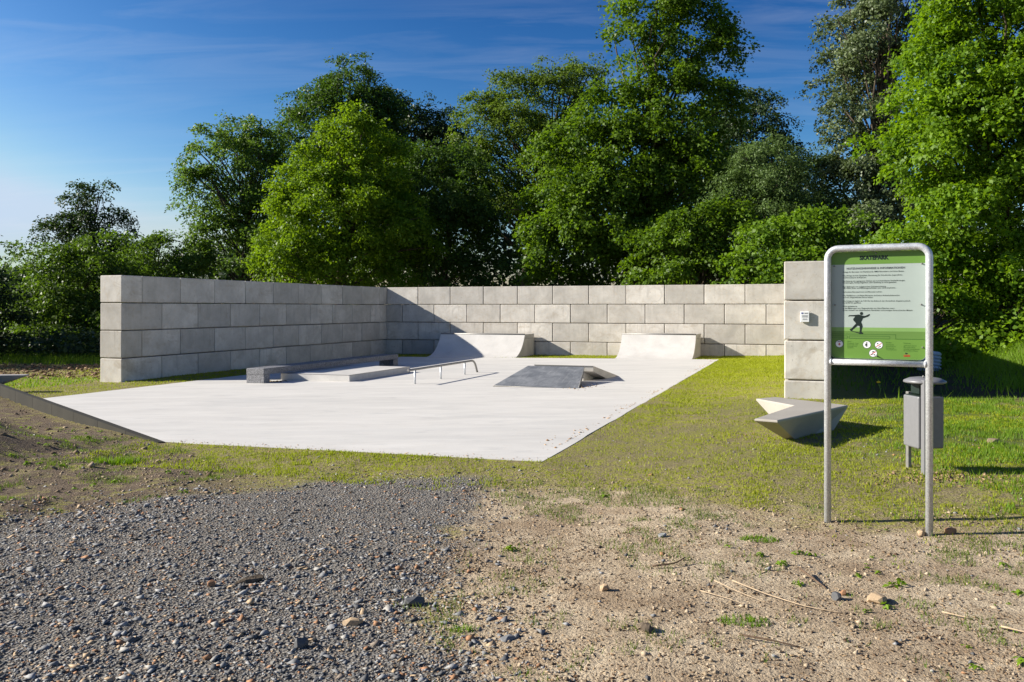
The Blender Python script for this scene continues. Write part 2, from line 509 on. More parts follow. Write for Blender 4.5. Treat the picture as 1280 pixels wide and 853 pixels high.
def leaf_mat(name, dark, light, transl, tcol, gloss=0.22):
    t = NT(name, 0.48, gloss)
    a = t.attr('tint')
    c = t.mix(a, dark, light)
    t.color(c)
    tr = t.new('ShaderNodeBsdfTranslucent')
    t.l.new(t.mix(a, tuple(q*0.75 for q in tcol), tcol), tr.inputs['Color'])
    mixs = t.new('ShaderNodeMixShader'); mixs.inputs[0].default_value = transl
    t.l.new(t.b.outputs[0], mixs.inputs[1]); t.l.new(tr.outputs[0], mixs.inputs[2])
    t.l.new(mixs.outputs[0], t.out.inputs['Surface'])
    return t.m
LEAF = {
 'beech': leaf_mat('leaf_beech', (0.045, 0.088, 0.013), (0.12, 0.19, 0.026), 0.38, (0.17, 0.30, 0.015)),
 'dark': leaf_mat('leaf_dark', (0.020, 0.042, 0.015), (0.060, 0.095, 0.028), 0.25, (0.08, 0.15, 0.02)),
 'oak': leaf_mat('leaf_oak', (0.058, 0.112, 0.020), (0.15, 0.235, 0.042), 0.40, (0.19, 0.33, 0.025)),
 'darkmid': leaf_mat('leaf_darkmid', (0.030, 0.066, 0.012), (0.085, 0.148, 0.024), 0.32, (0.13, 0.25, 0.015)),
 'bright': leaf_mat('leaf_bright', (0.075, 0.148, 0.008), (0.185, 0.285, 0.016), 0.43, (0.29, 0.46, 0.010)),
 'locust': leaf_mat('leaf_locust', (0.062, 0.108, 0.014), (0.155, 0.215, 0.034), 0.40, (0.20, 0.32, 0.02)),
 'maple': leaf_mat('leaf_maple', (0.046, 0.098, 0.009), (0.135, 0.215, 0.018), 0.37, (0.21, 0.37, 0.010)),
 'maplebright': leaf_mat('leaf_maple_bright', (0.065, 0.135, 0.010), (0.165, 0.265, 0.022), 0.42, (0.22, 0.39, 0.012)),
 'bigmaple': leaf_mat('leaf_big_maple', (0.068, 0.145, 0.008), (0.18, 0.29, 0.016), 0.42, (0.29, 0.49, 0.008)),
 'willow': leaf_mat('leaf_willow', (0.075, 0.125, 0.035), (0.16, 0.235, 0.075), 0.32, (0.17, 0.28, 0.05)),
 'poplar': leaf_mat('leaf_poplar', (0.055, 0.088, 0.030), (0.20, 0.245, 0.115), 0.30, (0.17, 0.24, 0.06), 0.4),
}
def blade_mat(name, dark, light, tcol):
    t = NT(name, 0.55, 0.25)
    a = t.attr('tint')
    t.color(t.mix(a, dark, light))
    tr = t.new('ShaderNodeBsdfTranslucent'); tr.inputs['Color'].default_value = (*tcol, 1)
    mixs = t.new('ShaderNodeMixShader'); mixs.inputs[0].default_value = 0.35
    t.l.new(t.b.outputs[0], mixs.inputs[1]); t.l.new(tr.outputs[0], mixs.inputs[2])
    t.l.new(mixs.outputs[0], t.out.inputs['Surface'])
    return t.m
M_blade = blade_mat('seedling_grass', (0.18, 0.22, 0.010), (0.37, 0.40, 0.018), (0.38, 0.46, 0.010))
M_lush = blade_mat('lush_grass', (0.075, 0.155, 0.010), (0.19, 0.30, 0.018), (0.24, 0.42, 0.010))
M_weed = blade_mat('weed_grass', (0.07, 0.125, 0.016), (0.17, 0.22, 0.035), (0.20, 0.30, 0.02))

t = NT('stone_chips', 0.75, 0.35)
a = t.attr('tint')
ramp = t.new('ShaderNodeValToRGB')
t.l.new(a, ramp.inputs[0])
ramp.color_ramp.interpolation = 'CONSTANT'
E_ = ramp.color_ramp.elements
E_[0].color = (0.10, 0.102, 0.106, 1); E_[1].position = 0.24; E_[1].color = (0.20, 0.203, 0.207, 1)
for p_, c_ in ((0.47, (0.32, 0.32, 0.32)), (0.67, (0.24, 0.19, 0.145)), (0.72, (0.36, 0.345, 0.315)), (0.81, (0.38, 0.195, 0.095)), (0.91, (0.46, 0.33, 0.20))):
    e = E_.new(p_); e.color = (*c_, 1)
t.color(t.mix(t.rng(t.noise(t.coord(), 120, 3), 0.35, 0.7, 0, 0.4), ramp.outputs[0], (0.06, 0.055, 0.05)))
M_stone = t.m
t = NT('soil_crumbs', 0.95, 0.1)
a = t.attr('tint')
ramp = t.new('ShaderNodeValToRGB'); t.l.new(a, ramp.inputs[0])
E_ = ramp.color_ramp.elements
E_[0].color = (0.10, 0.07, 0.045, 1); E_[1].color = (0.52, 0.42, 0.30, 1)
e = E_.new(0.5); e.color = (0.32, 0.25, 0.17, 1)
t.color(ramp.outputs[0])
M_crumb = t.m
t = NT('dead_leaf_litter', 0.85, 0.2)
a = t.attr('tint')
t.color(t.mix(a, (0.075, 0.042, 0.025), (0.36, 0.25, 0.145)))
M_litter = t.m
t = NT('orange_soil_bits', 0.9, 0.1)
t.color(t.mix(t.attr('tint'), (0.22, 0.12, 0.06), (0.55, 0.36, 0.20)))
M_rustdirt = t.m

# ground: one sheet, colour by where gravel, dry dirt, seeded soil and wood floor lie
t = NT('ground_soil', 0.95, 0.12)
pv = t.pos()
edge = t.math('MULTIPLY', t.math('SUBTRACT', t.noise(pv, 1.6, 6, 0.6), 0.5), 0.9)
gm = t.rng(t.math('ADD', t.attr('gravel'), edge), 0.10, -0.16, interp='SMOOTHSTEP')
sm = t.rng(t.math('ADD', t.attr('sand'), t.math('MULTIPLY', edge, 1.8)), 0.30, -0.35, interp='SMOOTHSTEP')
fm = t.attr('wood')
lu = t.attr('lush')
nf = t.noise(pv, 55, 4, 0.65)
nm = t.noise(pv, 7, 5, 0.6)
nl = t.noise(pv, 1.3, 4, 0.6)
seed = t.mix(t.rng(nf, 0.35, 0.7), (0.15, 0.118, 0.070), (0.33, 0.27, 0.165))
gcov = t.math('MULTIPLY', t.rng(t.noise(pv, 24, 5, 0.7), 0.42, 0.60), t.rng(nl, 0.36, 0.60, 0.25, 0.92))
gcov = t.math('ADD', gcov, t.math('MULTIPLY', t.attr('lawn'), t.rng(t.noise(pv, 40, 3), 0.35, 0.6)))
seed = t.mix(gcov, seed, t.mix(nm, (0.21, 0.235, 0.014), (0.345, 0.35, 0.022)))
seed = t.mix(t.math('MULTIPLY', lu, 0.8), seed, (0.075, 0.115, 0.02))
sand = t.mix(t.rng(nm, 0.35, 0.68), (0.575, 0.47, 0.33), (0.40, 0.31, 0.205))
sand = t.mix(t.rng(nl, 0.46, 0.64, 0, 0.7), sand, (0.27, 0.19, 0.12))
spk = t.noise(pv, 150, 3, 0.7)
sand = t.mix(t.math('MULTIPLY', t.rng(spk, 0.55, 0.66, 0, 0.85), t.rng(nm, 0.30, 0.62, 0.35, 1.0)), sand, (0.12, 0.075, 0.045))
sand = t.mix(t.rng(nf, 0.52, 0.72, 0, 0.7), sand, (0.19, 0.135, 0.085))
dirt_l = t.mix(t.rng(nf, 0.35, 0.7), (0.095, 0.070, 0.048), (0.24, 0.185, 0.13))
dirt_l = t.mix(t.rng(spk, 0.53, 0.64, 0, 0.8), dirt_l, (0.07, 0.05, 0.035))
seed = t.mix(t.math('MULTIPLY', t.attr('heap'), t.rng(t.noise(pv, 5, 5), 0.66, 0.5)), seed, dirt_l)
gv = t.voro(pv, 60, out='Color')
gbw = t.new('ShaderNodeRGBToBW'); t.l.new(gv, gbw.inputs[0])
grav = t.mix(t.rng(gbw.outputs[0], 0.15, 0.85), (0.112, 0.104, 0.094), (0.28, 0.26, 0.23))
grav = t.mix(t.rng(nf, 0.54, 0.7, 0, 0.7), grav, (0.24, 0.165, 0.11))
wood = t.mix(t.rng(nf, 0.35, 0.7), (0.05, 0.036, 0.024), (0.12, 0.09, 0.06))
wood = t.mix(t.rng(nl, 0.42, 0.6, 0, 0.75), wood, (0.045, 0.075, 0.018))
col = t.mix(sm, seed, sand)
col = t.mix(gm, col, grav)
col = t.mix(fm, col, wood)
t.color(col)
hg = t.math('MULTIPLY', t.voro(pv, 60), gm)
hh = t.math('ADD', t.math('MULTIPLY', nf, 0.9), t.math('MULTIPLY', nm, 1.0))
nrm = t.bump(t.math('ADD', hh, hg), 0.9, 0.03)
M_ground = t.m

# ------------------------------------------------------------------ ground sheet
def lines(fine_a, fine_b, step, far_a, far_b, grow=1.22):
    L = list(np.arange(fine_a, fine_b+1e-6, step))
    s = step; p = fine_b
    while p < far_b: s *= grow; p += s; L.append(p)
    s = step; p = fine_a; A = []
    while p > far_a: s *= grow; p -= s; A.append(p)
    return np.array(A[::-1]+L)
gx = lines(-7.0, 7.0, 0.095, -900, 900, 1.055)
gy = np.concatenate([lines(2.6, 9.6, 0.085, -60, 9.7, 1.2)[:-1], lines(9.6, 9.7, 0.1, 9.6, 1500, 1.04)])
gy = np.unique(np.round(gy, 4))
GX, GY = np.meshgrid(gx, gy)
gxx, gyy = GX.ravel(), GY.ravel()
gz = zg(gxx, gyy)
nx_, ny_ = len(gx), len(gy)
ii = (np.arange(ny_-1)[:, None]*nx_ + np.arange(nx_-1)[None, :]).ravel()
gF = np.stack([ii, ii+1, ii+nx_+1, ii+nx_], 1)
gu, gvv = uv(gxx, gyy)
a_gravel = poly_sd(gxx, gyy, GRAVEL)
a_sand = poly_sd(gxx, gyy, SAND)
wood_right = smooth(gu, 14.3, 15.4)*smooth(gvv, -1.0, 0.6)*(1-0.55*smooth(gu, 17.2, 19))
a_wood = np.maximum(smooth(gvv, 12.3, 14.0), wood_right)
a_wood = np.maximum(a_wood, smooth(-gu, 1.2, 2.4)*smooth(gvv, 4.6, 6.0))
a_lawn = 0.55*smooth(gvv, -4, 3)*smooth(gu, 11.4, 12)*(1-a_wood)
lush_c = np.exp(-(((gxx-5.6)/2.6)**2+((gyy-9.7)/2.4)**2))
a_lush = np.clip(lush_c*1.3*smooth(fbm(gxx*0.9, gyy*0.9, 3), 0.3, 0.55), 0, 1)
a_heap = smooth(near_side(gu, gvv), 0.0, 0.2)*smooth(-gxx, 1.6, 3.2)
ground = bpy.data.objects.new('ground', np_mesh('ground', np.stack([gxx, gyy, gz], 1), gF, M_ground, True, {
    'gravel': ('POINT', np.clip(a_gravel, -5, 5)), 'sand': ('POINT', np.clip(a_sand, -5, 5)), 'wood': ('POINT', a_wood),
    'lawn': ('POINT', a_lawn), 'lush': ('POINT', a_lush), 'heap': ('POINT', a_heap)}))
link(ground); tag(ground, 'open ground of bare soil, seeded lawn and grey gravel', kind='structure')

# ------------------------------------------------------------------ concrete slab
def slab_pt(u, v, dz=0.0): return P(u, v, slab_z(u)+dz)
mb = MB(); bm = mb.bm
# front, right and back edges slightly ragged as cast
outline = []
rr_ = random.Random(4)
for i in range(len(SLAB)):
    a_, b_ = SLAB[i], SLAB[(i+1) % len(SLAB)]
    ln = math.hypot(b_[0]-a_[0], b_[1]-a_[1]); k_ = max(1, int(ln/0.35))
    for j in range(k_):
        f_ = j/k_
        jit = 0 if j == 0 else rr_.uniform(-0.012, 0.012)
        nx2, ny2 = -(b_[1]-a_[1])/ln, (b_[0]-a_[0])/ln
        outline.append((a_[0]+(b_[0]-a_[0])*f_+nx2*jit, a_[1]+(b_[1]-a_[1])*f_+ny2*jit))
mb.prism([slab_pt(u, v, -0.18) for u, v in outline], (0, 0, 0.18))
slab = mb.build('concrete_pavement', M_slab)
tag(slab, 'smooth pale concrete slab of the skate area', kind='structure')

# ------------------------------------------------------------------ block walls
ZT = 2.22
GAP = 0.016
_blk = {}
def block_mesh(L):
    k = round(L, 3)
    if k not in _blk:
        _blk[k] = MB().box((0, 0, 0), (L-GAP, 0.6-0.004, 0.6-GAP), bev=0.016, seg=2).mesh('block', M_block)
    return _blk[k]
brs = random.Random(21)
def course(parent, start, end, along, k, first, o):
    """blocks of one course from start to end (metres along the wall)"""
    s = start; L = first
    while s < end-0.02:
        L = min(L, end-s)
        if end-s-L < 0.15 and end-s-L > 0: L = end-s
        b = bpy.data.objects.new('block', block_mesh(L))
        b.location = (s+L/2, brs.uniform(-0.004, 0.004), ZT-0.6*k-0.3+brs.uniform(-0.002, 0.002))
        link(b, parent)
        s += L; L = 1.2
def wall(name, label, u0, v0, ang, length, firsts, start_shift=(0, 0, 0, 0), ends=None):
    o = empty(name, (*xy(u0, v0), 0), label, 'wall', None, ang)
    for k in range(4):
        course(o, start_shift[k], (ends[k] if ends else length), None, k, firsts[k], o)
    return o
ANG_U = -TH                    # local x along +u
ANG_V = R(90)-TH               # local x along +v
# left wall: centre line u = -0.3, runs v = 0 .. 12.48 ; left of it lies outside
wall('block_wall', 'concrete block wall in shade running back along the left side of the skate slab', -0.3, 0, ANG_V, 12.48, (0.6, 1.2, 0.6, 1.2), ends=(12.48, 11.88, 12.48, 11.88))
# back wall: v = 11.88 .. 12.48
wall('block_wall', 'concrete block wall across the back behind both quarter pipes, half lit and half in shade', 0, 12.18, ANG_U, 14.2, (1.2, 1.2, 1.2, 1.2), start_shift=(0.0, -0.6, 0.0, -0.6), ends=(14.2, 13.6, 14.2, 13.6))
# right wall: u = 13.6 .. 14.2
wall('block_wall', 'concrete block wall seen end-on as a tall pillar with a small white notice beside the sign', 13.9, -0.79, ANG_V, 12.67, (0.6, 1.2, 0.6, 1.2), ends=(12.67, 13.27, 12.67, 13.27))

# notice on the pillar end
nx, ny = xy(13.6+0.30, -0.79)
nt = empty('notice_box', (nx, ny, 1.375), 'small white notice box with a blue flag mark fixed to the pillar face', 'notice', None, ANG_U)
MB().box((0, -0.019, 0), (0.128, 0.034, 0.162), bev=0.006).build('plate', M_white, nt)
MB().box((-0.037, -0.0372, 0.055), (0.028, 0.002, 0.018)).build('flag_mark', M_blue, nt)
m_ = MB()
for i_, (w_, z_) in enumerate(((0.05, 0.058), (0.05, 0.05), (0.085, 0.02), (0.08, 0.008), (0.085, -0.004), (0.06, -0.03), (0.07, -0.042))):
    m_.box((0.018 if i_ < 2 else 0.0, -0.0372, z_), (w_, 0.002, 0.004))
m_.build('lettering', M_grey_ink, nt)

# ------------------------------------------------------------------ kerb board along the slab's cut corner
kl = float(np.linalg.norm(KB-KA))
kt = empty('kerb', (*xy(*KA), 0), 'concrete edging kerb, shade put into its dark colour, running from the left picture edge down to the slab corner', 'kerb')
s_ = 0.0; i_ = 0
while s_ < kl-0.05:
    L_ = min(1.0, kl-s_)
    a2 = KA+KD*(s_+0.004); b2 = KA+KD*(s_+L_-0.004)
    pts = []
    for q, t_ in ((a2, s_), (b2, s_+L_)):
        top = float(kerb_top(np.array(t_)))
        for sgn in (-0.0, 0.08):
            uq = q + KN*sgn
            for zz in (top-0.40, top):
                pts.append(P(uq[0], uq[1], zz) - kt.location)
    MB().hull(pts).build('kerb_stone', M_kerb_shade_tone, kt)
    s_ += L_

# ------------------------------------------------------------------ quarter pipes
def quarter_pipe(label, u0, u1, vb, H, run):
    zb = slab_z((u0+u1)/2)
    th = 2*math.atan(H/run); rad = H/(1-math.cos(th))
    org = P((u0+u1)/2, vb, zb)
    q = empty('quarter_pipe', org, label, 'quarter pipe', None, ANG_U)
    w = u1-u0
    arc = [(rad*math.sin(th*i/28), rad*(1-math.cos(th*i/28))) for i in range(29)]
    back = 11.80-vb
    # body: side faces follow the curve
    prof = [(0.0, -0.12)] + [(a, b-0.012) for a, b in arc[:-1]] + [(arc[-1][0]+0.01, H-0.14), (back, H-0.14), (back, -0.12)]
    MB().prism([Vector((-w/2+0.003, a, b)) for a, b in prof], (w-0.006, 0, 0)).build('ramp_body', M_rampside, q)
    # smooth riding surface
    outer = arc; inner = []
    for i in range(29):
        t_ = th*i/28
        inner.append((arc[i][0]+math.sin(t_)*0.05, arc[i][1]-math.cos(t_)*0.05))
    mb = MB(); mb.prism([Vector((-w/2, a, b)) for a, b in outer+inner[::-1]], (w, 0, 0))
    tr = mb.build('transition', M_ramp, q)
    for p in tr.data.polygons:
        if abs(p.normal.x) < 0.5: p.use_smooth = True
    tr.data.set_sharp_from_angle(angle=R(40))
    # deck on top and the steel coping tube
    a0 = arc[-1][0]+0.045
    MB().box((0, (a0+back)/2, H-0.068), (w, back-a0, 0.132), bev=0.006).build('deck', M_rampside, q)
    MB().tube([(-w/2, arc[-1][0]+0.012, H-0.012), (w/2, arc[-1][0]+0.012, H-0.012)], 0.028, 12).build('coping', M_steel, q)
    return q
quarter_pipe('wider quarter pipe standing left, half in the slanting wall shadow', 2.52, 5.40, 9.82, 0.70, 1.06)
quarter_pipe('narrower fully sunlit quarter pipe standing right, near the slab corner', 8.53, 10.71, 9.72, 0.69, 1.02)

# ------------------------------------------------------------------ ledge, pad, rail, ramps
zb = slab_z(3.3)
lo = empty('grind_ledge', P(3.28, 0.2, zb), 'long low speckled granite beam on two end legs beside the left wall', 'skate ledge', None, ANG_U)
MB().box((0, 2.92, 0.2375), (0.43, 5.84, 0.125), bev=0.008).build('beam', M_granite, lo)
for vv_, d_ in ((0.10, 0.20), (5.70, 0.26)):
    MB().box((0, vv_+0.002, 0.0775), (0.424, d_, 0.191), bev=0.004).build('leg', M_granite, lo)

zb = slab_z(4.2)
pd = empty('manual_pad', P(4.21, 0.95, zb), 'low flat concrete platform with a white top beside the granite ledge', 'skate platform', None, ANG_U)
MB().prism([Vector((-0.84, 0, -0.1)), Vector((0.82, 0, -0.1)), Vector((0.82, 0, 0.137)), Vector((-0.84, 0, 0.137))], (0, 2.75, 0)).build('pad_body', M_ramp, pd)
mb = MB()
mb.box((0.803, 1.375, 0.1385), (0.04, 2.754, 0.008)); mb.box((-0.03, 0.018, 0.1385), (1.62, 0.04, 0.0075))
mb.build('edge_angle', M_steel, pd)

zb = slab_z(6.6)
rl = empty('flat_rail', P(6.61, 0.78, zb), 'low steel grind rail on three posts, bent down to the slab at its far end', 'grind rail', None, ANG_U)
pts = [(0, -0.30, 0.285), (0, 2.9, 0.285)]
for k in range(1, 7):
    a_ = R(58)*k/6
    pts.append((0, 2.9+0.28*math.sin(a_), 0.285-0.28*(1-math.cos(a_))))
l_ = pts[-1]; pts.append((0, l_[1]+(l_[2]+0.02)/math.tan(R(58)), -0.02))
MB().tube(pts, 0.023, 14).build('rail_tube', M_steel, rl)
for vv_ in (0, 1.21, 2.49):
    p_ = MB().tube([(0, vv_, -0.03), (0, vv_, 0.27)], 0.02, 10).build('post', M_galv, rl)

zb = slab_z(9.2)
k1 = empty('kicker_ramp', P(9.18, 0.55, zb), 'dark mottled slanted ramp facing the camera in the middle of the slab', 'kicker ramp', None, ANG_U)
b0, b1 = (-0.83, 0.0), (0.82, 0.0)
t0, t1 = (-0.60, 1.36, 0.30), (0.565, 1.36, 0.30)
MB().hull([(b0[0], 0, 0.006), (b1[0], 0, 0.006), (b0[0], 0, -0.05), (b1[0], 0, -0.05), t0, t1, (t0[0], 1.36, 0.20), (t1[0], 1.36, 0.20), (-0.78, 0.36, -0.03), (0.75, 0.36, -0.03)]).build('ramp_face', M_darkramp, k1)
MB().hull([(-0.60, 0.45, -0.05), (0.55, 0.45, -0.05), (-0.60, 0.45, 0.05), (0.55, 0.45, 0.05), (-0.50, 1.2, -0.05), (0.44, 1.2, -0.05), (-0.50, 1.2, 0.205), (0.44, 1.2, 0.205)]).build('support', M_rampside, k1)
mb = MB(); mb.tube([Vector((b1[0]+0.004, 0.0, 0.006)), Vector((t1[0]+0.004, 1.36, 0.30))], 0.007, 6); mb.tube([Vector((b0[0], -0.004, 0.004)), Vector((b1[0], -0.004, 0.004))], 0.007, 6)
mb.build('edge_strip', M_steel, k1)

k2 = empty('landing_ramp', P(9.18, 2.06, zb), 'second ramp sloping away just behind the dark slanted ramp', 'landing ramp', None, ANG_U)
MB().hull([(-0.52, 0, 0.315), (0.71, 0, 0.315), (-0.52, 0, 0.205), (0.71, 0, 0.205), (-0.78, 1.52, 0.004), (0.88, 1.52, 0.004), (-0.78, 1.52, -0.05), (0.88, 1.52, -0.05), (-0.70, 1.0, -0.05), (0.82, 1.0, -0.05)]).build('ramp_face', M_rampside, k2)
MB().hull([(-0.40, 0.10, -0.05), (0.48, 0.10, -0.05), (-0.40, 0.10, 0.21), (0.48, 0.10, 0.21), (-0.5, 0.75, -0.05), (0.55, 0.75, -0.05), (-0.5, 0.75, 0.1), (0.55, 0.75, 0.1)]).build('support', M_ramp, k2)
MB().box((0.095, -0.006, 0.308), (1.23, 0.008, 0.018)).build('edge_strip', M_steel, k2)

# ------------------------------------------------------------------ angular benches
def bench(label, dx, dy, ztop, ground_z, rz=0.0):
    top = [(2.99, 10.43), (3.28, 10.62), (3.83, 9.72), (2.62, 8.41), (2.43, 8.54), (3.21, 9.70)]
    bot = [(3.20, 9.86), (3.30, 9.90), (3.50, 9.46), (3.11, 9.17), (3.05, 9.20), (3.17, 9.50)]
    cx, cy = 3.22, 9.5
    o = empty('angular_bench', (cx+dx, cy+dy, ground_z), label, 'bench', 'angular concrete benches')
    bm = bmesh.new()
    hT = ztop-ground_z
    A = [bm.verts.new((x-cx, y-cy, hT)) for x, y in top]
    L = [bm.verts.new((x-cx, y-cy, hT-0.022)) for x, y in top]
    B = [bm.verts.new((x-cx, y-cy, -0.06)) for x, y in bot]
    ft = bm.faces.new(A); bm.faces.new(B[::-1])
    for i in range(6):
        j = (i+1) % 6
        bm.faces.new((A[i], A[j], L[j], L[i])); 
        bm.faces.new((L[i], L[j], B[j])); bm.faces.new((L[i], B[j], B[i]))
    bmesh.ops.recalc_face_normals(bm, faces=bm.faces[:])
    es = [e for e in bm.edges if any(f_ is ft for f_ in e.link_faces)]
    bmesh.ops.bevel(bm, geom=es, offset=0.010, segments=2, affect='EDGES', profile=0.5)
    me = bpy.data.meshes.new('bench_block'); bm.to_mesh(me); bm.free(); me.materials.append(M_bench)
    link(bpy.data.objects.new('bench_block', me), o)
    o.rotation_euler.z = rz
    return o
bench('pale angular arrow-shaped concrete bench on the lawn in front of the pillar', 0, 0, 0.40, 0.09)
bench('tip of a pale angular bench cut off by the left edge behind the kerb', -10.364-3.22, 15.835-9.5, 0.25, -0.04, R(136.3))

# ------------------------------------------------------------------ litter bin
bx_, by_ = 3.44, 7.10
bz = float(zg(bx_, by_))
bn = empty('litter_bin', (bx_, by_, bz), 'grey metal litter bin with a domed lid on a post behind the sign', 'litter bin', None, R(6))
MB().box((0, 0.02, 0.415), (0.225, 0.225, 0.43), bev=0.012, seg=2).build('bin_body', M_binlight, bn)
MB().box((0, 0.02, 0.632), (0.205, 0.205, 0.006)).build('bin_rim', M_ink, bn)
MB().box((-0.078, -0.125, 0.37), (0.04, 0.05, 0.80), bev=0.004).build('post', M_binlight, bn)
MB().box((-0.05, 0.155, 0.30), (0.03, 0.04, 0.70), bev=0.003).build('post', M_steel, bn)
MB().box((-0.03, 0.05, 0.70), (0.05, 0.12, 0.11)).build('bracket', M_ink, bn)
prof = [(0.0, 0.735), (0.15, 0.735), (0.165, 0.742), (0.162, 0.757), (0.12, 0.777), (0.06, 0.786), (0.0, 0.788)]
MB().lathe([(max(r, 0.002), z) for r, z in prof], (0, 0.0, 0), 32).build('lid', M_binlight, bn)
MB().lathe([(0.004, 0.785), (0.006, 0.79), (0.006, 0.80), (0.002, 0.803)], (-0.05, -0.06, 0), 10).build('rivet', M_steel, bn)

# ribbed shaft in the shade behind the sign
rx, ry = xy(16.3, 6.0)
prof = [(0.235, -0.1)]
for k in range(5):
    zz = 0.02+k*0.075
    prof += [(0.215, zz), (0.25-0.008*k, zz+0.02), (0.25-0.008*k, zz+0.045), (0.215-0.006*k, zz+0.065)]
prof += [(0.19, 0.40), (0.002, 0.405)]
sh_o = MB().lathe(prof, (0, 0, 0), 28, Matrix.Rotation(R(7), 3, 'Y')).build('drain_shaft', M_plastic)
sh_o.location = (rx, ry, float(zg(rx, ry))+0.02)
tag(sh_o, 'pale blue-grey ribbed plastic shaft in the shade behind the sign', 'drain shaft')

# ------------------------------------------------------------------ information sign
SX, SY, SANG = 2.16, 5.83, R(-27.8)
sg = empty('information_sign', (SX, SY, 0.0), 'green and pale grey skatepark rules sign in a bent galvanised tube frame', 'sign', None, SANG)
SW, STOP, SR = 0.625, 1.935, 0.0228
gl = float(zg(SX, SY))
pts = [(0, 0, -0.25), (0, 0, STOP-SR-0.07)]
for k in range(1, 7):
    a_ = R(90)*k/6; pts.append((0.07*(1-math.cos(a_)), 0, STOP-SR-0.07+0.07*math.sin(a_)))
for k in range(0, 7):
    a_ = R(90)*k/6; pts.append((SW-0.07+0.07*math.sin(a_), 0, STOP-SR-0.07+0.07*math.cos(a_)))
pts.append((SW, 0, -0.25))
MB().tube(pts, SR, 20).build('frame_tube', M_galv, sg)
MB().tube([(0.012, 0, 1.142), (SW-0.012, 0, 1.142)], 0.0205, 18).build('cross_bar', M_galv, sg)
for x_ in (SR, SW-SR):
    MB().lathe([(0.0205, -0.008), (0.026, -0.003), (0.026, 0.003), (0.0205, 0.008)], (x_, 0, 1.142), 16, Matrix.Rotation(R(90), 3, 'Y')).build('weld_bead', M_galv, sg)
# panel: x 0..PW, z 0..PH in its own frame, front face towards -y
PX0, PZ0, PW, PH, PY = 0.020, 1.166, 0.583, 0.722, 0.026
def px(zx): return PX0 + (zx-139)/543*PW
def pz(zy): return PZ0 + (757-zy)/645*PH
def rrect(x0, x1, z0, z1, r, n=6, corners=(1, 1, 1, 1)):
    out = []
    for (cx, cz, a0, on) in ((x1-r, z1-r, 0, corners[1]), (x0+r, z1-r, 90, corners[0]), (x0+r, z0+r, 180, corners[2]), (x1-r, z0+r, 270, corners[3])):
        if on:
            for k in range(n+1):
                a_ = R(a0+90*k/n); out.append((cx+r*math.cos(a_), cz+r*math.sin(a_)))
        else:
            out.append((cx+(r if a0 in (0, 270) else -r), cz+(r if a0 in (0, 90) else -r)))
    return out
def plate(name, pts2, y0, y1, mat, parent=sg):
    return MB().prism([Vector((x, y1, z)) for x, z in pts2], (0, y0-y1, 0)).build(name, mat, parent)
RC = 0.034
pn = plate('panel', rrect(PX0, PX0+PW, PZ0, PZ0+PH, RC), PY, PY+0.005, M_panel)
def flat(name, polys, y, mat, parent):
    """thin printed shapes: list of closed polygons on the plane y"""
    bm = bmesh.new()
    for pts2 in polys:
        bm.faces.new([bm.verts.new((x, y, z)) for x, z in pts2])
    for f_ in bm.faces:
        f_.normal_update()
        if f_.normal.y > 0: f_.normal_flip()
    me = bpy.data.meshes.new(name); bm.to_mesh(me); bm.free(); me.materials.append(mat)
    o = link(bpy.data.objects.new(name, me), parent)
    if len(polys) > 1: o['kind'] = 'stuff'
    return o
E0 = 0.0015
x0, x1 = PX0+E0, PX0+PW-E0
Y1, Y2, Y3, Y4 = PY-0.0005, PY-0.0010, PY-0.0015, PY-0.0020
flat('green_header', [rrect(x0, x1, pz(187), PZ0+PH-E0, RC, corners=(1, 1, 0, 0))], Y1, M_green, pn)
flat('light_green_band', [[(x0, pz(590)), (x1, pz(590)), (x1, pz(568)), (x0, pz(568))]], Y1, M_green2, pn)
flat('mid_green_band', [[(x0, pz(637)), (x1, pz(637)), (x1, pz(590.3)), (x0, pz(590.3))]], Y1, M_green3, pn)
flat('green_footer', [rrect(x0, x1, PZ0+E0, pz(637.3), RC, corners=(0, 0, 1, 1))], Y1, M_green, pn)
lt = 1.3
def seg(ax, ay, bx2, by2, w=lt):
    if abs(ay-by2) < 1e-6: return [(px(ax), pz(ay+w)), (px(bx2), pz(ay+w)), (px(bx2), pz(ay-w)), (px(ax), pz(ay-w))]
    return [(px(ax-w), pz(by2)), (px(ax+w), pz(by2)), (px(ax+w), pz(ay)), (px(ax-w), pz(ay))]
flat('skyline_print', [seg(142, 609, 513, 609), seg(515, 607, 515, 636), seg(517, 635, 680, 635),
                       seg(246, 620, 482, 620), seg(246, 635, 482, 635), seg(246, 622, 246, 633), seg(482, 622, 482, 633),
                       seg(142, 620, 236, 620), seg(142, 634, 236, 634), seg(236, 622, 236, 632)], Y2, M_greend, pn)
# skater silhouette traced from the sign
def sk(X, Y): return (px(X*0.5+94.8), pz(Y*0.5+379))
body = [(290, 242), (306, 230), (345, 229), (380, 226), (412, 222), (430, 226), (462, 236), (490, 238), (518, 226), (538, 216), (547, 221), (541, 232), (522, 248), (482, 262), (464, 268), (455, 290), (443, 314), (456, 340), (461, 370), (452, 405), (448, 432), (470, 445), (467, 453), (424, 459), (424, 440), (428, 402), (424, 362), (402, 356), (372, 386), (346, 407), (338, 421), (324, 427), (307, 403), (332, 388), (360, 356), (384, 330), (352, 293), (349, 276), (374, 246), (312, 243), (298, 248)]
head = [(447+18*math.cos(a_), 209+19*math.sin(a_)) for a_ in np.linspace(0, 2*math.pi, 18, endpoint=False)]
board = [(318, 421), (330, 420), (440, 444), (466, 449), (462, 457), (430, 455)]
flat('skater_body', [[sk(*p) for p in body]], Y2, M_ink, pn)
flat('skater_head', [[sk(*p) for p in head]], Y3, M_ink, pn)
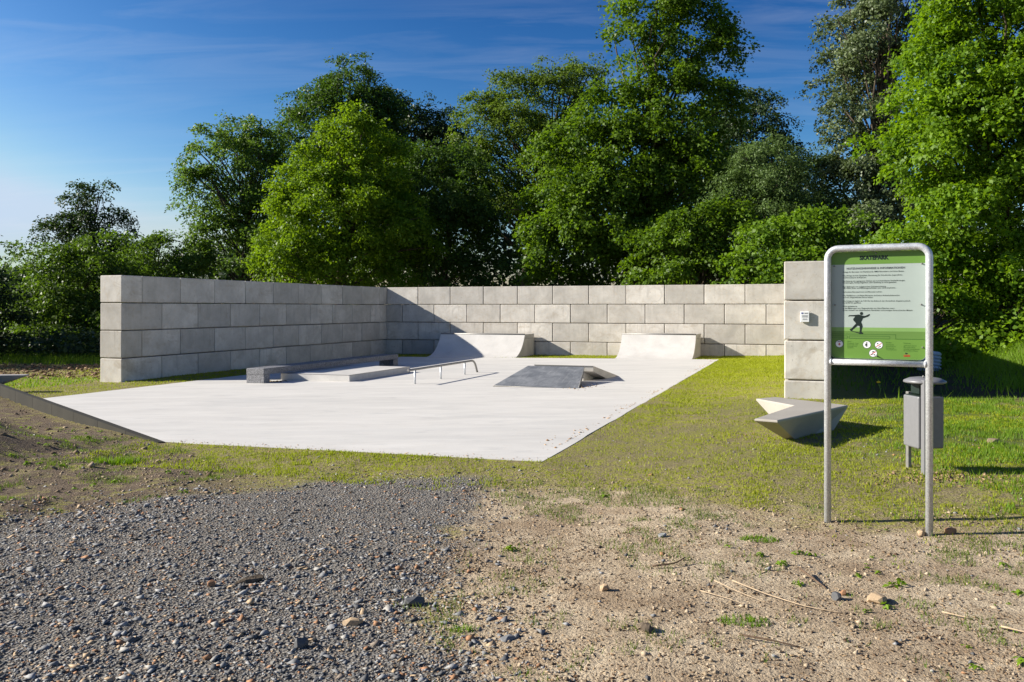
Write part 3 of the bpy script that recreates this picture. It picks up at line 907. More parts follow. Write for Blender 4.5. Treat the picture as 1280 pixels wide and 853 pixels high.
flat('skater_board', [[sk(*p) for p in board]], Y3, M_ink, pn)
def disc(cx, cy, r, n=22): return [(px(cx)+r*math.cos(a_)*PW/543, pz(cy)+r*math.sin(a_)*PW/543) for a_ in np.linspace(0, 2*math.pi, n, endpoint=False)]
circ = [(188, 669), (350, 671), (419, 672), (386, 722)]
for x, y in circ:
    flat('pictogram_ring', [disc(x, y, 24.5)], Y2, M_grey_ink, pn)
    flat('pictogram', [disc(x, y, 21.5)], Y3, M_white, pn)
def bar(cx, cy, L, w, ang):
    c, s_ = math.cos(R(ang)), math.sin(R(ang)); k = PW/543
    return [(px(cx)+k*(a*c-b*s_), pz(cy)+k*(a*s_+b*c)) for a, b in ((-L, -w), (L, -w), (L, w), (-L, w))]
flat('pictogram_mark', [bar(188, 671, 8, 2.4, 0), bar(419, 672, 19, 2, 35), bar(386, 722, 19, 2.2, 35)], Y4, M_red, pn)
flat('pictogram_mark', [bar(188, 671, 2.4, 8, 0)], Y4-0.0003, M_red, pn)
flat('pictogram_mark', [bar(188, 656, 11, 2, 0), bar(349, 674, 3.5, 10, 0), disc(349, 660, 4, 10), bar(342, 672, 2, 7, -14), bar(412, 664, 4, 3, 20), bar(426, 680, 4, 3, -30), bar(419, 685, 2.5, 3, 0), bar(386, 713, 7, 3, 15), bar(380, 728, 5, 3, 60), bar(394, 731, 5, 3, -30)], Y4-0.0001, M_ink, pn)
# lettering
def text(body_, x, z, height, width=None, mat=M_ink, y=Y3, bold=0.0, name='lettering'):
    cu = bpy.data.curves.new(name, 'FONT'); cu.body = body_
    cu.size = 1.0; cu.resolution_u = 2; cu.offset = bold; cu.fill_mode = 'BOTH' if False else 'FRONT'
    tmp = bpy.data.objects.new(name, cu); COL.objects.link(tmp)
    me = bpy.data.meshes.new_from_object(tmp)
    bpy.data.objects.remove(tmp); bpy.data.curves.remove(cu)
    co = np.empty(len(me.vertices)*3, np.float32); me.vertices.foreach_get('co', co); co = co.reshape(-1, 3)
    lo_, hi_ = co.min(0), co.max(0)
    s_ = height/0.73
    sx_ = s_ if width is None else width/(hi_[0]-lo_[0])
    out = np.zeros_like(co)
    out[:, 0] = x + (co[:, 0]-lo_[0])*sx_
    out[:, 1] = y
    out[:, 2] = z + co[:, 1]*s_
    me.vertices.foreach_set('co', out.ravel()); me.update()
    return me, mat
def texts(name, items, parent):
    """join several printed lines into one lettering mesh"""
    bm = bmesh.new(); mat = None
    for it in items:
        me, mat = text(**it); bm.from_mesh(me); bpy.data.meshes.remove(me)
    me = bpy.data.meshes.new(name); bm.to_mesh(me); bm.free(); me.materials.append(mat)
    o = link(bpy.data.objects.new(name, me), parent)
    if len(items) > 1: o['kind'] = 'stuff'
    return o
ku, kv = PW/543, PH/645
texts('heading', [dict(body_='SKATEPARK', x=px(307), z=pz(160), height=24*kv, width=170*ku, bold=0.055)], pn)
texts('subheading', [dict(body_='NUTZUNGSHINWEISE & INFORMATIONEN', x=px(231), z=pz(217), height=12*kv, width=336*ku, bold=0.022, mat=M_grey_ink)], pn)
LN = [(235, 'Anlage für Benutzer mit Skateboards, BMX-Fahrrädern und Inline-Skates.', 563), (257, 'Die Anlage ist kein Spielplatz. Benutzung für Schulkinder, Jugendliche', 552), (269, 'und Erwachsene ab 8 Jahren.', 347),
      (290, 'Die Nutzung mit ungeeigneten Geräten wie motorbetriebenen Straßenfahrzeugen,', 568), (300, 'Kinderwagen, Rollsportgeräten oder Spielzeug ist nicht gestattet.', 520), (324, 'Der Gebrauch von sachgerechter Schutzausrüstung', 459), (333, 'z.B. Helm, Knie- und Ellenbogenschützer usw. wird empfohlen.', 516),
      (356, 'Auf andere Benutzerinnen und Benutzer achten.', 438), (378, 'Die Wallflächen und Skate-Elemente sind keine Aufenthaltsbereiche', 537), (389, 'und von Gegenständen frei zu halten.', 386), (411, 'Die Anlage ist täglich ab 7.00 Uhr bis Einbruch der Dunkelheit, längstens jedoch', 596), (422, 'bis 20.00 Uhr geöffnet.', 316),
      (443, 'Nicht gestattet ist', 293), (455, 'a) das Mitbringen von Gegenständen aus Glas (Flaschen usw.)', 507), (467, 'b) der Verzehr von alkoholischen Getränken und sonstigen berauschenden Mitteln.', 612)]
texts('lettering', [dict(body_=b_, x=px(208), z=pz(y_+1), height=8.2*kv, width=(e_-208)*ku, mat=M_ink, bold=0.008) for y_, b_, e_ in LN], pn)
sm_ = []
for x_, rows in ((236, (('Notruf', 258, 656), ('Polizei 110', 300, 668), ('Feuerwehr 112', 296, 677), ('Rettung 112', 290, 686), ('Standort', 270, 695))),
                 (460, (('Betreiber', 492, 660), ('Gemeinde', 505, 672), ('Rathaus', 514, 682), ('Bauamt', 506, 692), ('Telefon', 520, 702))),
                 (560, (('Förderung', 598, 662), ('gefördert durch', 632, 676), ('Europäischer', 625, 686), ('Landwirtschaftsfonds', 648, 696), ('für ländliche Räume', 640, 706)))):
    for b_, e_, y_ in rows:
        sm_.append(dict(body_=b_, x=px(x_), z=pz(y_), height=7*kv, width=(e_-x_)*ku, mat=M_greend, y=Y2))
texts('small_print', sm_, pn)
texts('red_logo', [dict(body_='LEADER', x=px(560), z=pz(738), height=12*kv, width=36*ku, mat=M_red, bold=0.03)], pn)
flat('logo_mark', [bar(576, 720, 6, 3.2, 10), bar(572, 717, 2.5, 3, 0)], Y2, M_ink, pn)
for (x_, y_) in ((661, 190), (657, 430), (665, 681), (157, 195), (161, 432), (402, 124), (408, 738)):
    MB().lathe([(0.0055, 0), (0.0055, 0.003), (0.004, 0.005), (0.003, 0.017), (0.002, 0.018)], (px(x_), PY-0.0002, pz(y_)), 10, Matrix.Rotation(R(90), 3, 'X')).build('bolt', M_steel, sg)
for z_ in (1.30, 1.72):
    for x_ in (0.0, SW):
        sgn = 1 if x_ == 0 else -1
        MB().box((x_+sgn*0.02, PY+0.0125, z_), (0.05, 0.014, 0.03)).build('clip', M_galv, sg)

# ------------------------------------------------------------------ trees
def leaf_quads(p, nrm, tdir, L, W, rng, fold=0.18):
    """kite leaves: p (n,3) centres"""
    b = np.cross(nrm, tdir); b /= np.linalg.norm(b, axis=1, keepdims=True)+1e-9
    L = L[:, None]; W = W[:, None]
    base = p - tdir*L*0.5
    tip = p + tdir*L*0.5 - nrm*L*0.10
    mid = p - tdir*L*0.06
    l_ = mid + b*W*0.5 + nrm*W*fold
    r_ = mid - b*W*0.5 + nrm*W*fold
    V = np.stack([base, r_, tip, l_], 1).reshape(-1, 3)
    return V
def unit(a): return a/(np.linalg.norm(a, axis=1, keepdims=True)+1e-9)

def make_tree(name, label, tx, ty, species, cf, ls, airy, blobs, seed, group=None, cat='tree', lai=2.1):
    rng = np.random.RandomState(seed)
    B = np.array(blobs, float)
    B[:, 3:6] *= np.array([1.12, 1.05, 1.10])
    ls = ls*0.84
    gz0 = float(zg(tx, ty, False))
    area = 4*np.pi*((B[:, 3]*B[:, 4])**1.6/3+(B[:, 3]*B[:, 5])**1.6/3+(B[:, 4]*B[:, 5])**1.6/3)**(1/1.6)
    leafA = 0.5*ls*ls*0.78
    n_leaf = int(cf*lai*area.sum()/leafA*0.62)
    per = 42
    nc = int(n_leaf/per*1.5)
    w = area/area.sum()
    # boughs: lobes of foliage standing out of the crown, with dark gaps between them
    nbs = np.maximum(5, (2.0*area/(1.5+0.9*airy)*(1.0-0.45*airy)/np.clip(B[:, 3:6].mean(1)*0.45, 0.6, 1.4)).astype(int))
    bk = np.repeat(np.arange(len(B)), nbs); nb = len(bk)
    bd = unit(rng.normal(size=(nb, 3)))
    bd[:, 2] = np.where(bd[:, 2] < -0.5, -bd[:, 2], bd[:, 2])
    lowf = fbm(bd[:, 0]*1.6+bk*3.1+seed, bd[:, 2]*1.6+bd[:, 1]*1.1+bk, 2)
    brad = (0.58+0.42*rng.rand(nb))*(0.80+0.42*lowf)+(rng.rand(nb) < 0.20)*0.30*rng.rand(nb)
    bc = B[bk, :3]+bd*B[bk, 3:6]*brad[:, None]
    bs = np.clip(B[bk, 3:6].mean(1)*(0.12+0.20*rng.rand(nb)**1.3), 0.22, 0.95)
    btint = 0.13*rng.normal(size=nb)
    bw = bs**2; bw /= bw.sum()
    gi = rng.choice(nb, nc, p=bw)
    bi = bk[gi]
    d = unit(rng.normal(size=(nc, 3))+0.55*bd[gi]+np.array([0, 0, 0.35]))
    c = bc[gi] + d*(bs[gi]*(0.35+0.75*rng.rand(nc)**0.7))[:, None]*np.array([1.15, 1.15, 0.72])
    c[:, 2] -= 0.22*bs[gi]*np.linalg.norm((c-bc[gi])[:, :2], axis=1)/bs[gi]
    d = unit(0.6*d+0.6*bd[gi])
    inner = rng.rand(nc) < 0.16*(1-airy)
    q_ = unit(rng.normal(size=(nc, 3)))*(0.35+0.45*rng.rand(nc))[:, None]
    c = np.where(inner[:, None], B[bi, :3]+q_*B[bi, 3:6], c)
    # drop clumps buried deep inside a neighbouring blob
    keep = np.ones(nc, bool)
    for k in range(len(B)):
        q = np.linalg.norm((c-B[k, :3])/B[k, 3:6], axis=1)
        keep &= ~((q < 0.62) & (bi != k) & (rng.rand(nc) < 0.75))
    keep &= ~((d[:, 1] > 0.35) & (rng.rand(nc) < 0.62))
    if airy > 0.15:
        hole = fbm(c[:, 0]*0.9+seed, c[:, 2]*0.9+c[:, 1]*0.4, 3)
        keep &= hole > 0.22+0.30*airy
    keep &= c[:, 2] > gz0+0.2
    c, d, bi, gi = c[keep], d[keep], bi[keep], gi[keep]
    nc = len(c)
    axis = unit(d*0.55+np.array([0, 0, 0.75])+rng.normal(size=(nc, 3))*0.28)
    cR = ls*(1.9+1.7*rng.rand(nc))
    ct = np.clip(0.42+btint[gi]+0.13*rng.normal(size=nc), 0.02, 1)
    n = nc*per
    ci = np.repeat(np.arange(nc), per)
    ax = axis[ci]
    t1 = unit(np.cross(ax, np.array([0.13, 0.31, 0.94])+rng.normal(size=(n, 3))*0.01))
    t2 = np.cross(ax, t1)
    ang = rng.rand(n)*2*np.pi; rr = np.sqrt(rng.rand(n))
    # sprays: elongated along the outward direction
    rad_d = (np.cos(ang)[:, None]*t1+np.sin(ang)[:, None]*t2)
    out = unit(d[ci]-ax*np.sum(d[ci]*ax, 1, keepdims=True)+1e-4)
    p = c[ci] + rad_d*(rr*cR[ci])[:, None] + out*(np.sum(rad_d*out, 1)*rr*cR[ci]*0.5)[:, None]
    p += ax*(rng.normal(size=n)*cR[ci]*0.24 - 0.32*cR[ci]*rr**2)[:, None]
    nrm = unit(ax*0.8+rng.normal(size=(n, 3))*0.52)
    td = unit(rad_d*0.8+out*0.5+rng.normal(size=(n, 3))*0.4+np.array([0, 0, -0.35]))
    td = unit(td-nrm*np.sum(td*nrm, 1, keepdims=True))
    L = ls*(0.60+0.78*rng.rand(n)**1.2); W = L*(0.78 if species in ('maple', 'bigmaple', 'maplebright', 'poplar') else 0.5 if species != 'willow' else 0.3)
    if species not in ('maple', 'bigmaple', 'maplebright', 'poplar'): W = np.maximum(W, L*0.62) if species != 'willow' else L*0.42
    V = leaf_quads(p, nrm, td, L, W, rng)
    F = np.arange(n*4).reshape(-1, 4)
    tint = np.clip(ct[ci]+0.16*rng.normal(size=n), 0, 1)
    root = empty(name, (tx, ty, gz0), label, cat, group)
    V = V-np.array([tx, ty, gz0])
    cr = bpy.data.objects.new('crown', np_mesh('crown', V, F, LEAF[species], False, {'tint': ('FACE', tint)}))
    link(cr, root)
    # trunk and limbs
    zt = (B[:, 2]+B[:, 5]*0.7).max()
    H = zt-gz0
    topc = B[np.argmax(B[:, 2]+B[:, 5])]
    r0 = max(0.05, 0.017*H+0.02)
    mb = MB()
    tp = []
    for k in range(9):
        f_ = k/8
        tp.append(Vector(((topc[0]-tx)*f_**1.6+0.05*H*0.15*math.sin(f_*5+seed), (topc[1]-ty)*f_**1.6+0.05*H*0.1*math.cos(f_*4+seed), -0.3+(H*0.97+0.3)*f_)))
    mb.tube(tp, r0, 9, radii=[r0*(1.25 if k == 0 else 1)*(1-0.88*(k/8)) for k in range(9)])
    idx = rng.choice(nc, min(nc, 46 if airy < 0.15 else 80), replace=False)
    for k in idx:
        e_ = Vector(c[k]-np.array([tx, ty, gz0]))
        f_ = min(0.93, max(0.12, (e_.z/H)*0.72-0.05*rng.rand()))
        i0 = f_*8; a_ = tp[int(i0)].lerp(tp[min(8, int(i0)+1)], i0-int(i0))
        L_ = (e_-a_).length
        m1 = a_.lerp(e_, 0.35)+Vector((rng.normal()*0.05*L_, rng.normal()*0.05*L_, 0.06*L_))
        m2 = a_.lerp(e_, 0.7)+Vector((rng.normal()*0.05*L_, rng.normal()*0.05*L_, 0.09*L_))
        rb = min(r0*(1-0.85*f_)*0.55, 0.012*L_+0.012)
        mb.tube([a_, m1, m2, e_], rb, 5, cap=False, radii=[rb, rb*0.75, rb*0.5, rb*0.18])
    mb.build('trunk', M_bark, root)
    return n

TREES = [
 ('beech_tree', 'low rounded beech with drooping sprays, left behind the wall end', -18.25, 36, 'beech', 1.0, 0.15, 0.1, [(-17.75, 36, 1.85, 2.77, 2.6, 2.43), (-18.57, 35, 1.18, 1.97, 1.77, 1.58), (-16.5, 37, 1.51, 1.91, 1.91, 1.91), (-17.42, 35, 0.69, 2.79, 2.05, 1.31)]),
 ('tall_tree', 'dark airy tree rising behind the rounded beech at far left', -21.4, 43, 'dark', 0.75, 0.16, 0.36, [(-21.88, 43, 6.64, 0.69, 0.87, 1.05), (-21.04, 43.5, 6.78, 0.82, 0.98, 1.14), (-21.32, 43, 5.55, 1.37, 1.29, 1.21), (-22.69, 43, 5.1, 1.05, 0.89, 0.73), (-20.45, 44, 5.35, 0.83, 0.95, 1.07), (-23.58, 43, 5.26, 0.65, 0.59, 0.52), (-21.0, 43, 3.73, 1.78, 1.57, 1.37)]),
 ('small_tree', 'small airy light tree poking up above the near end of the left wall', -17.09, 41, 'beech', 0.7, 0.15, 0.4, [(-16.94, 41, 4.09, 1.08, 1.04, 1.0), (-17.71, 41, 3.43, 1.0, 0.89, 0.77), (-16.36, 41, 3.05, 1.0, 0.96, 0.92), (-17.13, 41, 2.47, 1.54, 1.25, 0.96)]),
 ('edge_tree', 'dark spreading tree cut off by the left picture edge', -20.14, 30, 'dark', 0.9, 0.16, 0.12, [(-19.23, 31.5, 1.13, 0.83, 1.01, 1.18), (-18.05, 31, 0.64, 1.05, 0.9, 0.76), (-19.72, 30, 1.79, 1.69, 1.86, 2.03), (-19.22, 27, 2.14, 2.13, 2.18, 2.23), (-18.06, 24.5, 1.63, 1.93, 1.86, 1.79)]),
 ('oak_tree', 'tall airy oak with drooping left side and visible limbs, left of the dark crown', -14.05, 44, 'oak', 0.85, 0.18, 0.3, [(-14.67, 44, 8.95, 1.74, 1.78, 1.82), (-15.62, 44, 7.09, 1.49, 1.57, 1.65), (-13.73, 45, 8.06, 1.69, 2.11, 2.54), (-13.01, 44, 9.98, 0.99, 1.07, 1.16), (-14.13, 43, 4.13, 2.42, 2.12, 1.82), (-12.89, 45, 5.1, 1.48, 2.01, 2.54), (-15.11, 43.5, 4.98, 1.55, 1.47, 1.39)]),
 ('lime_tree', 'tall dark-crowned tree with the pointed top behind the bright beech', -9.89, 49, 'darkmid', 0.95, 0.19, 0.12, [(-9.89, 49, 11.63, 2.85, 2.76, 2.67), (-9.29, 49, 14.07, 1.38, 1.47, 1.56), (-11.96, 49, 11.4, 1.66, 1.75, 1.84), (-7.98, 50, 10.66, 1.88, 2.11, 2.35), (-10.09, 50, 8.79, 3.76, 3.29, 2.82), (-8.69, 50, 13.25, 1.6, 1.64, 1.69)]),
 ('hornbeam_tree', 'bright yellow-green hornbeam lit by the sun behind the left wall', -7.27, 36, 'bright', 1.15, 0.155, 0.08, [(-7.27, 36, 5.57, 1.83, 1.89, 1.96), (-8.38, 36, 4.55, 1.49, 1.55, 1.62), (-9.13, 35.5, 3.51, 1.33, 1.27, 1.2), (-5.98, 37, 5.51, 1.53, 1.77, 2.02), (-7.1, 36, 3.2, 2.54, 1.84, 1.15), (-8.52, 36, 7.36, 0.51, 0.9, 1.28), (-7.77, 36.3, 8.16, 0.58, 0.97, 1.36), (-6.76, 36, 8.44, 0.61, 1.08, 1.55), (-5.96, 36.5, 8.12, 0.58, 1.01, 1.44), (-5.18, 36.8, 7.38, 0.69, 1.11, 1.52), (-9.4, 36, 6.24, 0.51, 0.86, 1.22), (-9.89, 35.7, 4.86, 0.54, 0.91, 1.27), (-10.07, 35.5, 3.51, 0.6, 0.8, 1.0), (-4.63, 36.5, 4.42, 1.23, 1.47, 1.71)]),
 ('ash_tree', 'shadowed dark tree filling the gap right of the bright hornbeam', -3.38, 40, 'darkmid', 0.9, 0.16, 0.1, [(-3.94, 40, 6.58, 2.18, 2.25, 2.33), (-3.0, 40, 4.7, 2.33, 2.29, 2.25), (-4.88, 40, 4.7, 1.88, 2.07, 2.25), (-2.5, 41, 7.28, 1.54, 1.73, 1.92), (-3.48, 39, 3.16, 2.93, 2.11, 1.28)]),
 ('distant_oak_tree', 'dark rounded tree far behind, on the skyline right of the pointed crown', -5.58, 54, 'dark', 0.7, 0.2, 0.15, [(-6.08, 54, 12.66, 2.33, 2.03, 1.72), (-8.11, 54, 13.43, 1.72, 1.77, 1.83), (-4.06, 54, 11.65, 2.28, 2.0, 1.72), (-7.1, 54, 10.89, 3.55, 3.04, 2.54)]),
 ('locust_tree', 'feathery yellow-green tree on the skyline left of the tallest maple', 0.43, 46, 'locust', 0.9, 0.16, 0.2, [(0.43, 46, 10.15, 2.42, 2.59, 2.76), (-1.21, 46, 11.23, 1.47, 1.64, 1.81), (2.16, 46, 12.7, 1.99, 1.86, 1.73), (0.0, 46, 12.87, 1.55, 1.51, 1.47), (-1.3, 46, 7.77, 1.81, 2.2, 2.59), (1.73, 46, 7.77, 2.59, 2.59, 2.59), (3.97, 47, 14.09, 1.32, 1.32, 1.32)]),
 ('tall_maple_tree', 'tallest maple with an open top and bare limbs showing in the middle', 5.41, 36, 'maple', 1.0, 0.17, 0.2, [(4.39, 36, 7.09, 2.64, 2.5, 2.37), (3.29, 35, 4.96, 2.5, 2.4, 2.3), (7.1, 36, 6.07, 2.23, 2.38, 2.54), (5.26, 35, 3.32, 3.62, 2.55, 1.48), (2.43, 34.5, 4.26, 1.78, 1.86, 1.94), (5.07, 36, 12.5, 1.15, 1.25, 1.35), (7.1, 36, 13.0, 1.76, 1.76, 1.76), (8.45, 36, 11.65, 1.28, 1.28, 1.28), (6.59, 36, 10.13, 1.96, 1.74, 1.52), (6.08, 36, 14.52, 1.35, 1.35, 1.35), (4.39, 36, 9.45, 1.69, 1.61, 1.52), (8.4, 36.5, 10.08, 1.23, 1.2, 1.17), (2.7, 36, 7.76, 1.35, 1.52, 1.69)]),
 ('dark_maple_tree', 'dense dark round tree on the skyline right of the tallest maple', 11.98, 44, 'dark', 0.9, 0.18, 0.08, [(11.77, 44, 9.77, 2.07, 2.23, 2.4), (13.22, 44, 8.74, 1.4, 1.61, 1.82), (10.33, 44, 9.15, 1.86, 1.96, 2.07), (11.77, 44, 7.09, 2.69, 2.48, 2.27)]),
 ('willow_shrub', 'pale grey-green willow bush with fine leaves behind the back wall', 10.38, 33, 'willow', 1.0, 0.13, 0.12, [(10.07, 33, 6.47, 1.55, 1.46, 1.36), (11.64, 33.5, 6.07, 1.07, 1.32, 1.57), (9.15, 32.5, 5.02, 1.65, 1.53, 1.4), (10.85, 33, 4.45, 1.8, 1.64, 1.49)]),
 ('young_maple_tree', 'young maple with bright leaf tufts above the right end of the back wall', 9.8, 29, 'maplebright', 1.0, 0.16, 0.15, [(9.53, 29, 3.69, 1.25, 1.14, 1.03), (8.3, 28.5, 2.85, 1.18, 0.99, 0.8), (10.76, 29, 3.82, 1.03, 1.09, 1.14), (9.73, 28, 2.56, 1.84, 1.31, 0.79)]),
 ('sycamore_shrub', 'bushy green sycamore behind the middle of the back wall', 6.4, 31, 'maple', 1.0, 0.15, 0.15, [(6.69, 31, 3.84, 1.46, 1.28, 1.11), (7.71, 31, 4.28, 1.16, 1.08, 0.99), (5.53, 31, 3.26, 1.46, 1.16, 0.87), (6.87, 30.5, 2.66, 2.29, 1.5, 0.72)]),
 ('poplar_tree', 'tall silvery poplar with pale fluttering leaves left of the big right maple', 14.01, 33, 'poplar', 0.85, 0.13, 0.38, [(13.63, 33, 12.05, 1.3, 1.55, 1.8), (14.56, 33, 12.97, 1.24, 1.39, 1.55), (13.26, 33, 9.41, 1.24, 1.39, 1.55), (14.31, 33.5, 10.16, 1.07, 1.64, 2.2), (12.7, 33, 8.79, 0.81, 0.93, 1.05), (13.79, 33, 7.4, 1.43, 1.33, 1.24), (13.94, 33, 5.38, 1.55, 1.7, 1.86), (13.01, 33, 6.31, 1.05, 1.15, 1.24)]),
 ('big_maple_tree', 'big sunlit maple filling the right edge of the picture', 12.97, 22, 'bigmaple', 1.1, 0.122, 0.1, [(11.4, 22, 7.19, 1.24, 1.45, 1.65), (12.39, 22, 8.22, 1.65, 1.65, 1.65), (10.74, 21.5, 5.45, 1.05, 1.13, 1.21), (11.63, 21, 5.55, 1.77, 1.68, 1.58), (10.81, 21, 3.68, 1.3, 1.24, 1.18), (12.23, 21, 3.78, 1.58, 1.48, 1.38), (10.54, 22, 2.65, 1.07, 1.01, 0.95), (11.34, 21, 2.2, 1.58, 1.24, 0.91), (11.54, 22.5, 8.38, 0.93, 0.99, 1.06), (11.88, 22, 9.46, 1.36, 1.3, 1.24), (12.82, 21, 2.4, 1.38, 1.28, 1.18), (13.63, 22, 6.36, 1.65, 1.76, 1.86)]),
 ('maple_sapling', 'low maple sapling with light leaves in front of the dark bank behind the sign', 10.3, 20.5, 'bigmaple', 1.0, 0.12, 0.2, [(10.01, 20.5, 1.51, 0.89, 0.67, 0.46), (9.27, 21.0, 1.71, 0.79, 0.69, 0.59), (10.78, 20.5, 1.32, 0.65, 0.5, 0.35)]),
 ('hazel_shrub', 'leafy hazel bush arching over the grass bank at the right edge', 11.97, 20.5, 'bigmaple', 1.0, 0.12, 0.18, [(11.97, 20.5, 1.61, 0.65, 0.65, 0.65), (12.51, 20.5, 1.41, 0.65, 0.65, 0.65), (11.83, 21.0, 1.9, 0.67, 0.59, 0.51)]),
]

tot = 0
for k_, (nm_, lb_, tx_, ty_, sp_, cf_, ls_, ai_, bl_) in enumerate(TREES):
    tot += make_tree(nm_, lb_, tx_, ty_, sp_, cf_, ls_, ai_, bl_, 100+k_, None, 'shrub' if 'shrub' in nm_ else 'tree')
print('tree leaves', tot)

# the wood behind, too deep and dark to tell its trees apart
rng = np.random.RandomState(5)
n = 42000
wx = rng.uniform(-62, 44, n)
wy = rng.uniform(50, 62, n)-0.25*np.abs(wx-8)*(wx > 8)
top = (3.0+3.8*smooth(wx, -24, -12))*(0.75+0.9*fbm(wx*0.16, wy*0.16+3, 3))
wz = zg(wx, wy, False)+top*rng.rand(n)**0.8
p = np.stack([wx, wy, wz], 1)
nrm = unit(rng.normal(size=(n, 3))*0.8+np.array([-0.2, -0.4, 0.6])); td = unit(np.cross(nrm, rng.normal(size=(n, 3))))
L = 0.42*(0.7+0.6*rng.rand(n))
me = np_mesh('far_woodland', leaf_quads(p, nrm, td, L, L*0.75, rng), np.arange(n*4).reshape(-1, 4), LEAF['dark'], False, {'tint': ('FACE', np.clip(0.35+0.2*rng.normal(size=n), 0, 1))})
tag(link(bpy.data.objects.new('far_woodland', me)), 'deep shaded woodland filling the gaps behind the trees', kind='stuff')

# understory at the foot of the wood, seen left of the wall
def brush(name, label, n, xr, yr, hmax, ls, species, seed, dens=lambda x, y: np.ones_like(x)):
    rng = np.random.RandomState(seed)
    x = rng.uniform(*xr, n); y = rng.uniform(*yr, n)
    k = rng.rand(n) < dens(x, y); x, y = x[k], y[k]; n = len(x)
    hh = hmax*(0.25+0.9*fbm(x*0.8, y*0.8, 3))
    z = zg(x, y, False)+hh*rng.rand(n)**1.3
    nrm = unit(rng.normal(size=(n, 3))*0.6+np.array([-0.3, -0.2, 0.8])); td = unit(np.cross(nrm, rng.normal(size=(n, 3))))
    L = ls*(0.6+0.8*rng.rand(n))
    me = np_mesh(name, leaf_quads(np.stack([x, y, z], 1), nrm, td, L, L*0.7, rng), np.arange(n*4).reshape(-1, 4), LEAF[species], False, {'tint': ('FACE', rng.rand(n))})
    tag(link(bpy.data.objects.new(name, me)), label, kind='stuff')
brush('undergrowth', 'dark low undergrowth at the foot of the trees left of the wall end', 16000, (-26, -8.5), (27, 33), 1.0, 0.15, 'dark', 61)
brush('undergrowth', 'leafy undergrowth climbing the grass bank at the right edge', 14000, (8.5, 18), (18.5, 25), 1.1, 0.13, 'bigmaple', 62, lambda x, y: smooth(y-0.25*x, 15.3, 17.3)*smooth(uv(x, y)[0], 15.0, 16.5))

# ------------------------------------------------------------------ grass
def blades(name, label, x, y, h, w, mat, seed, lean=0.45, z=None):
    rng = np.random.RandomState(seed); n = len(x)
    z = zg(x, y) if z is None else z
    a = rng.rand(n)*2*np.pi; b = rng.rand(n)*2*np.pi
    dx_ = np.cos(a)*w*0.5; dy_ = np.sin(a)*w*0.5
    ln = lean*h*rng.rand(n)
    V = np.stack([np.stack([x-dx_, y-dy_, z-0.006], 1), np.stack([x+dx_, y+dy_, z-0.006], 1), np.stack([x+np.cos(b)*ln, y+np.sin(b)*ln, z+h], 1)], 1).reshape(-1, 3)
    F = np.arange(n*3).reshape(-1, 3)
    tint = np.clip(0.35*rng.rand(n)+0.65*fbm(x*1.7, y*1.7, 3)+0.1*rng.normal(size=n), 0, 1)
    o = bpy.data.objects.new(name, np_mesh(name, V, F, mat, False, {'tint': ('FACE', tint)}))
    return tag(link(o), label, kind='stuff')
rng = np.random.RandomState(77)
def sample_uv(n, u0, u1, v0, v1):
    u = rng.uniform(u0, u1, n); v = rng.uniform(v0, v1, n)
    return (*xy(u, v), u, v)
def keepgrass(x, y, dens):
    k = rng.rand(len(x)) < dens
    return k
# lawn strip right of the slab and front lawn
XS, YS = [], []
for (n, u0, u1, v0, v1) in ((90000, 11.35, 13.62, -7.9, 12), (105000, 13.6, 17.6, -8.2, -0.6), (40000, 6.2, 11.7, -7.9, -6.6), (26000, -4.2, 1.7, -3.2, 3.5), (16000, 0, 2.0, 0, 11.9), (15000, 2, 11.4, 9.9, 11.9), (12000, 13.5, 19, -9.2, -7.2)):
    x, y, u, v = sample_uv(n, u0, u1, v0, v1)
    s = poly_sd(u, v, SLAB)
    dn = smooth(fbm(x*5.5, y*5.5, 4), 0.30, 0.56)*(0.30+0.70*smooth(fbm(x*0.8+9, y*0.8, 3), 0.32, 0.58))
    dn = dn*(0.72+0.42*np.cos(u*2*np.pi/0.16)*np.cos(v*2*np.pi/0.22))
    dn = np.maximum(dn, 0.75*smooth(v, 0, 6))
    dn = dn*smooth(-near_side(u, v)*(u < 7), -0.05, 0.0)
    dn = dn*np.where(poly_sd(x, y, SAND) < 0, 0.45*smooth(fbm(x*2.2, y*2.2, 3), 0.46, 0.60)*smooth(x+0.6*(y-5), 0.3, 2.2), 1)
    k = (s > 0.015) & (rng.rand(n) < dn)
    XS.append(x[k]); YS.append(y[k])
x, y = np.concatenate(XS), np.concatenate(YS)
hh = (0.010+0.019*rng.rand(len(x)))*(1+0.02*np.clip(y-8, 0, 20))
blades('lawn_grass', 'thin yellow-green seedling lawn round the slab', x, y, hh, 0.0055+0.0006*np.clip(y, 0, 30), M_blade, 1, 0.9)
# lush grass by the bin
n = 135000
x = rng.uniform(2.6, 11, n); y = rng.uniform(5.8, 13.4, n); u, v = uv(x, y)
dn = np.clip(smooth(fbm(x*0.75+4, y*0.75, 3), 0.36, 0.60)*smooth(u, 14.2, 15.6), 0, 1)*smooth(fbm(x*4, y*4, 3), 0.28, 0.5)
dn *= 1-smooth(v, -0.6, 0.2)
dn *= 1-0.93*np.exp(-(((x-3.5)/0.7)**2+((y-6.8)/0.35)**2))
k = rng.rand(n) < dn
x, y = x[k], y[k]
blades('lush_grass', 'taller fresh green grass round the litter bin and right edge', x, y, 0.022+0.055*rng.rand(len(x))*smooth(fbm(x*1.5, y*1.5, 2), 0.2, 0.7), 0.008+0.004*rng.rand(len(x)), M_lush, 2, 0.8)
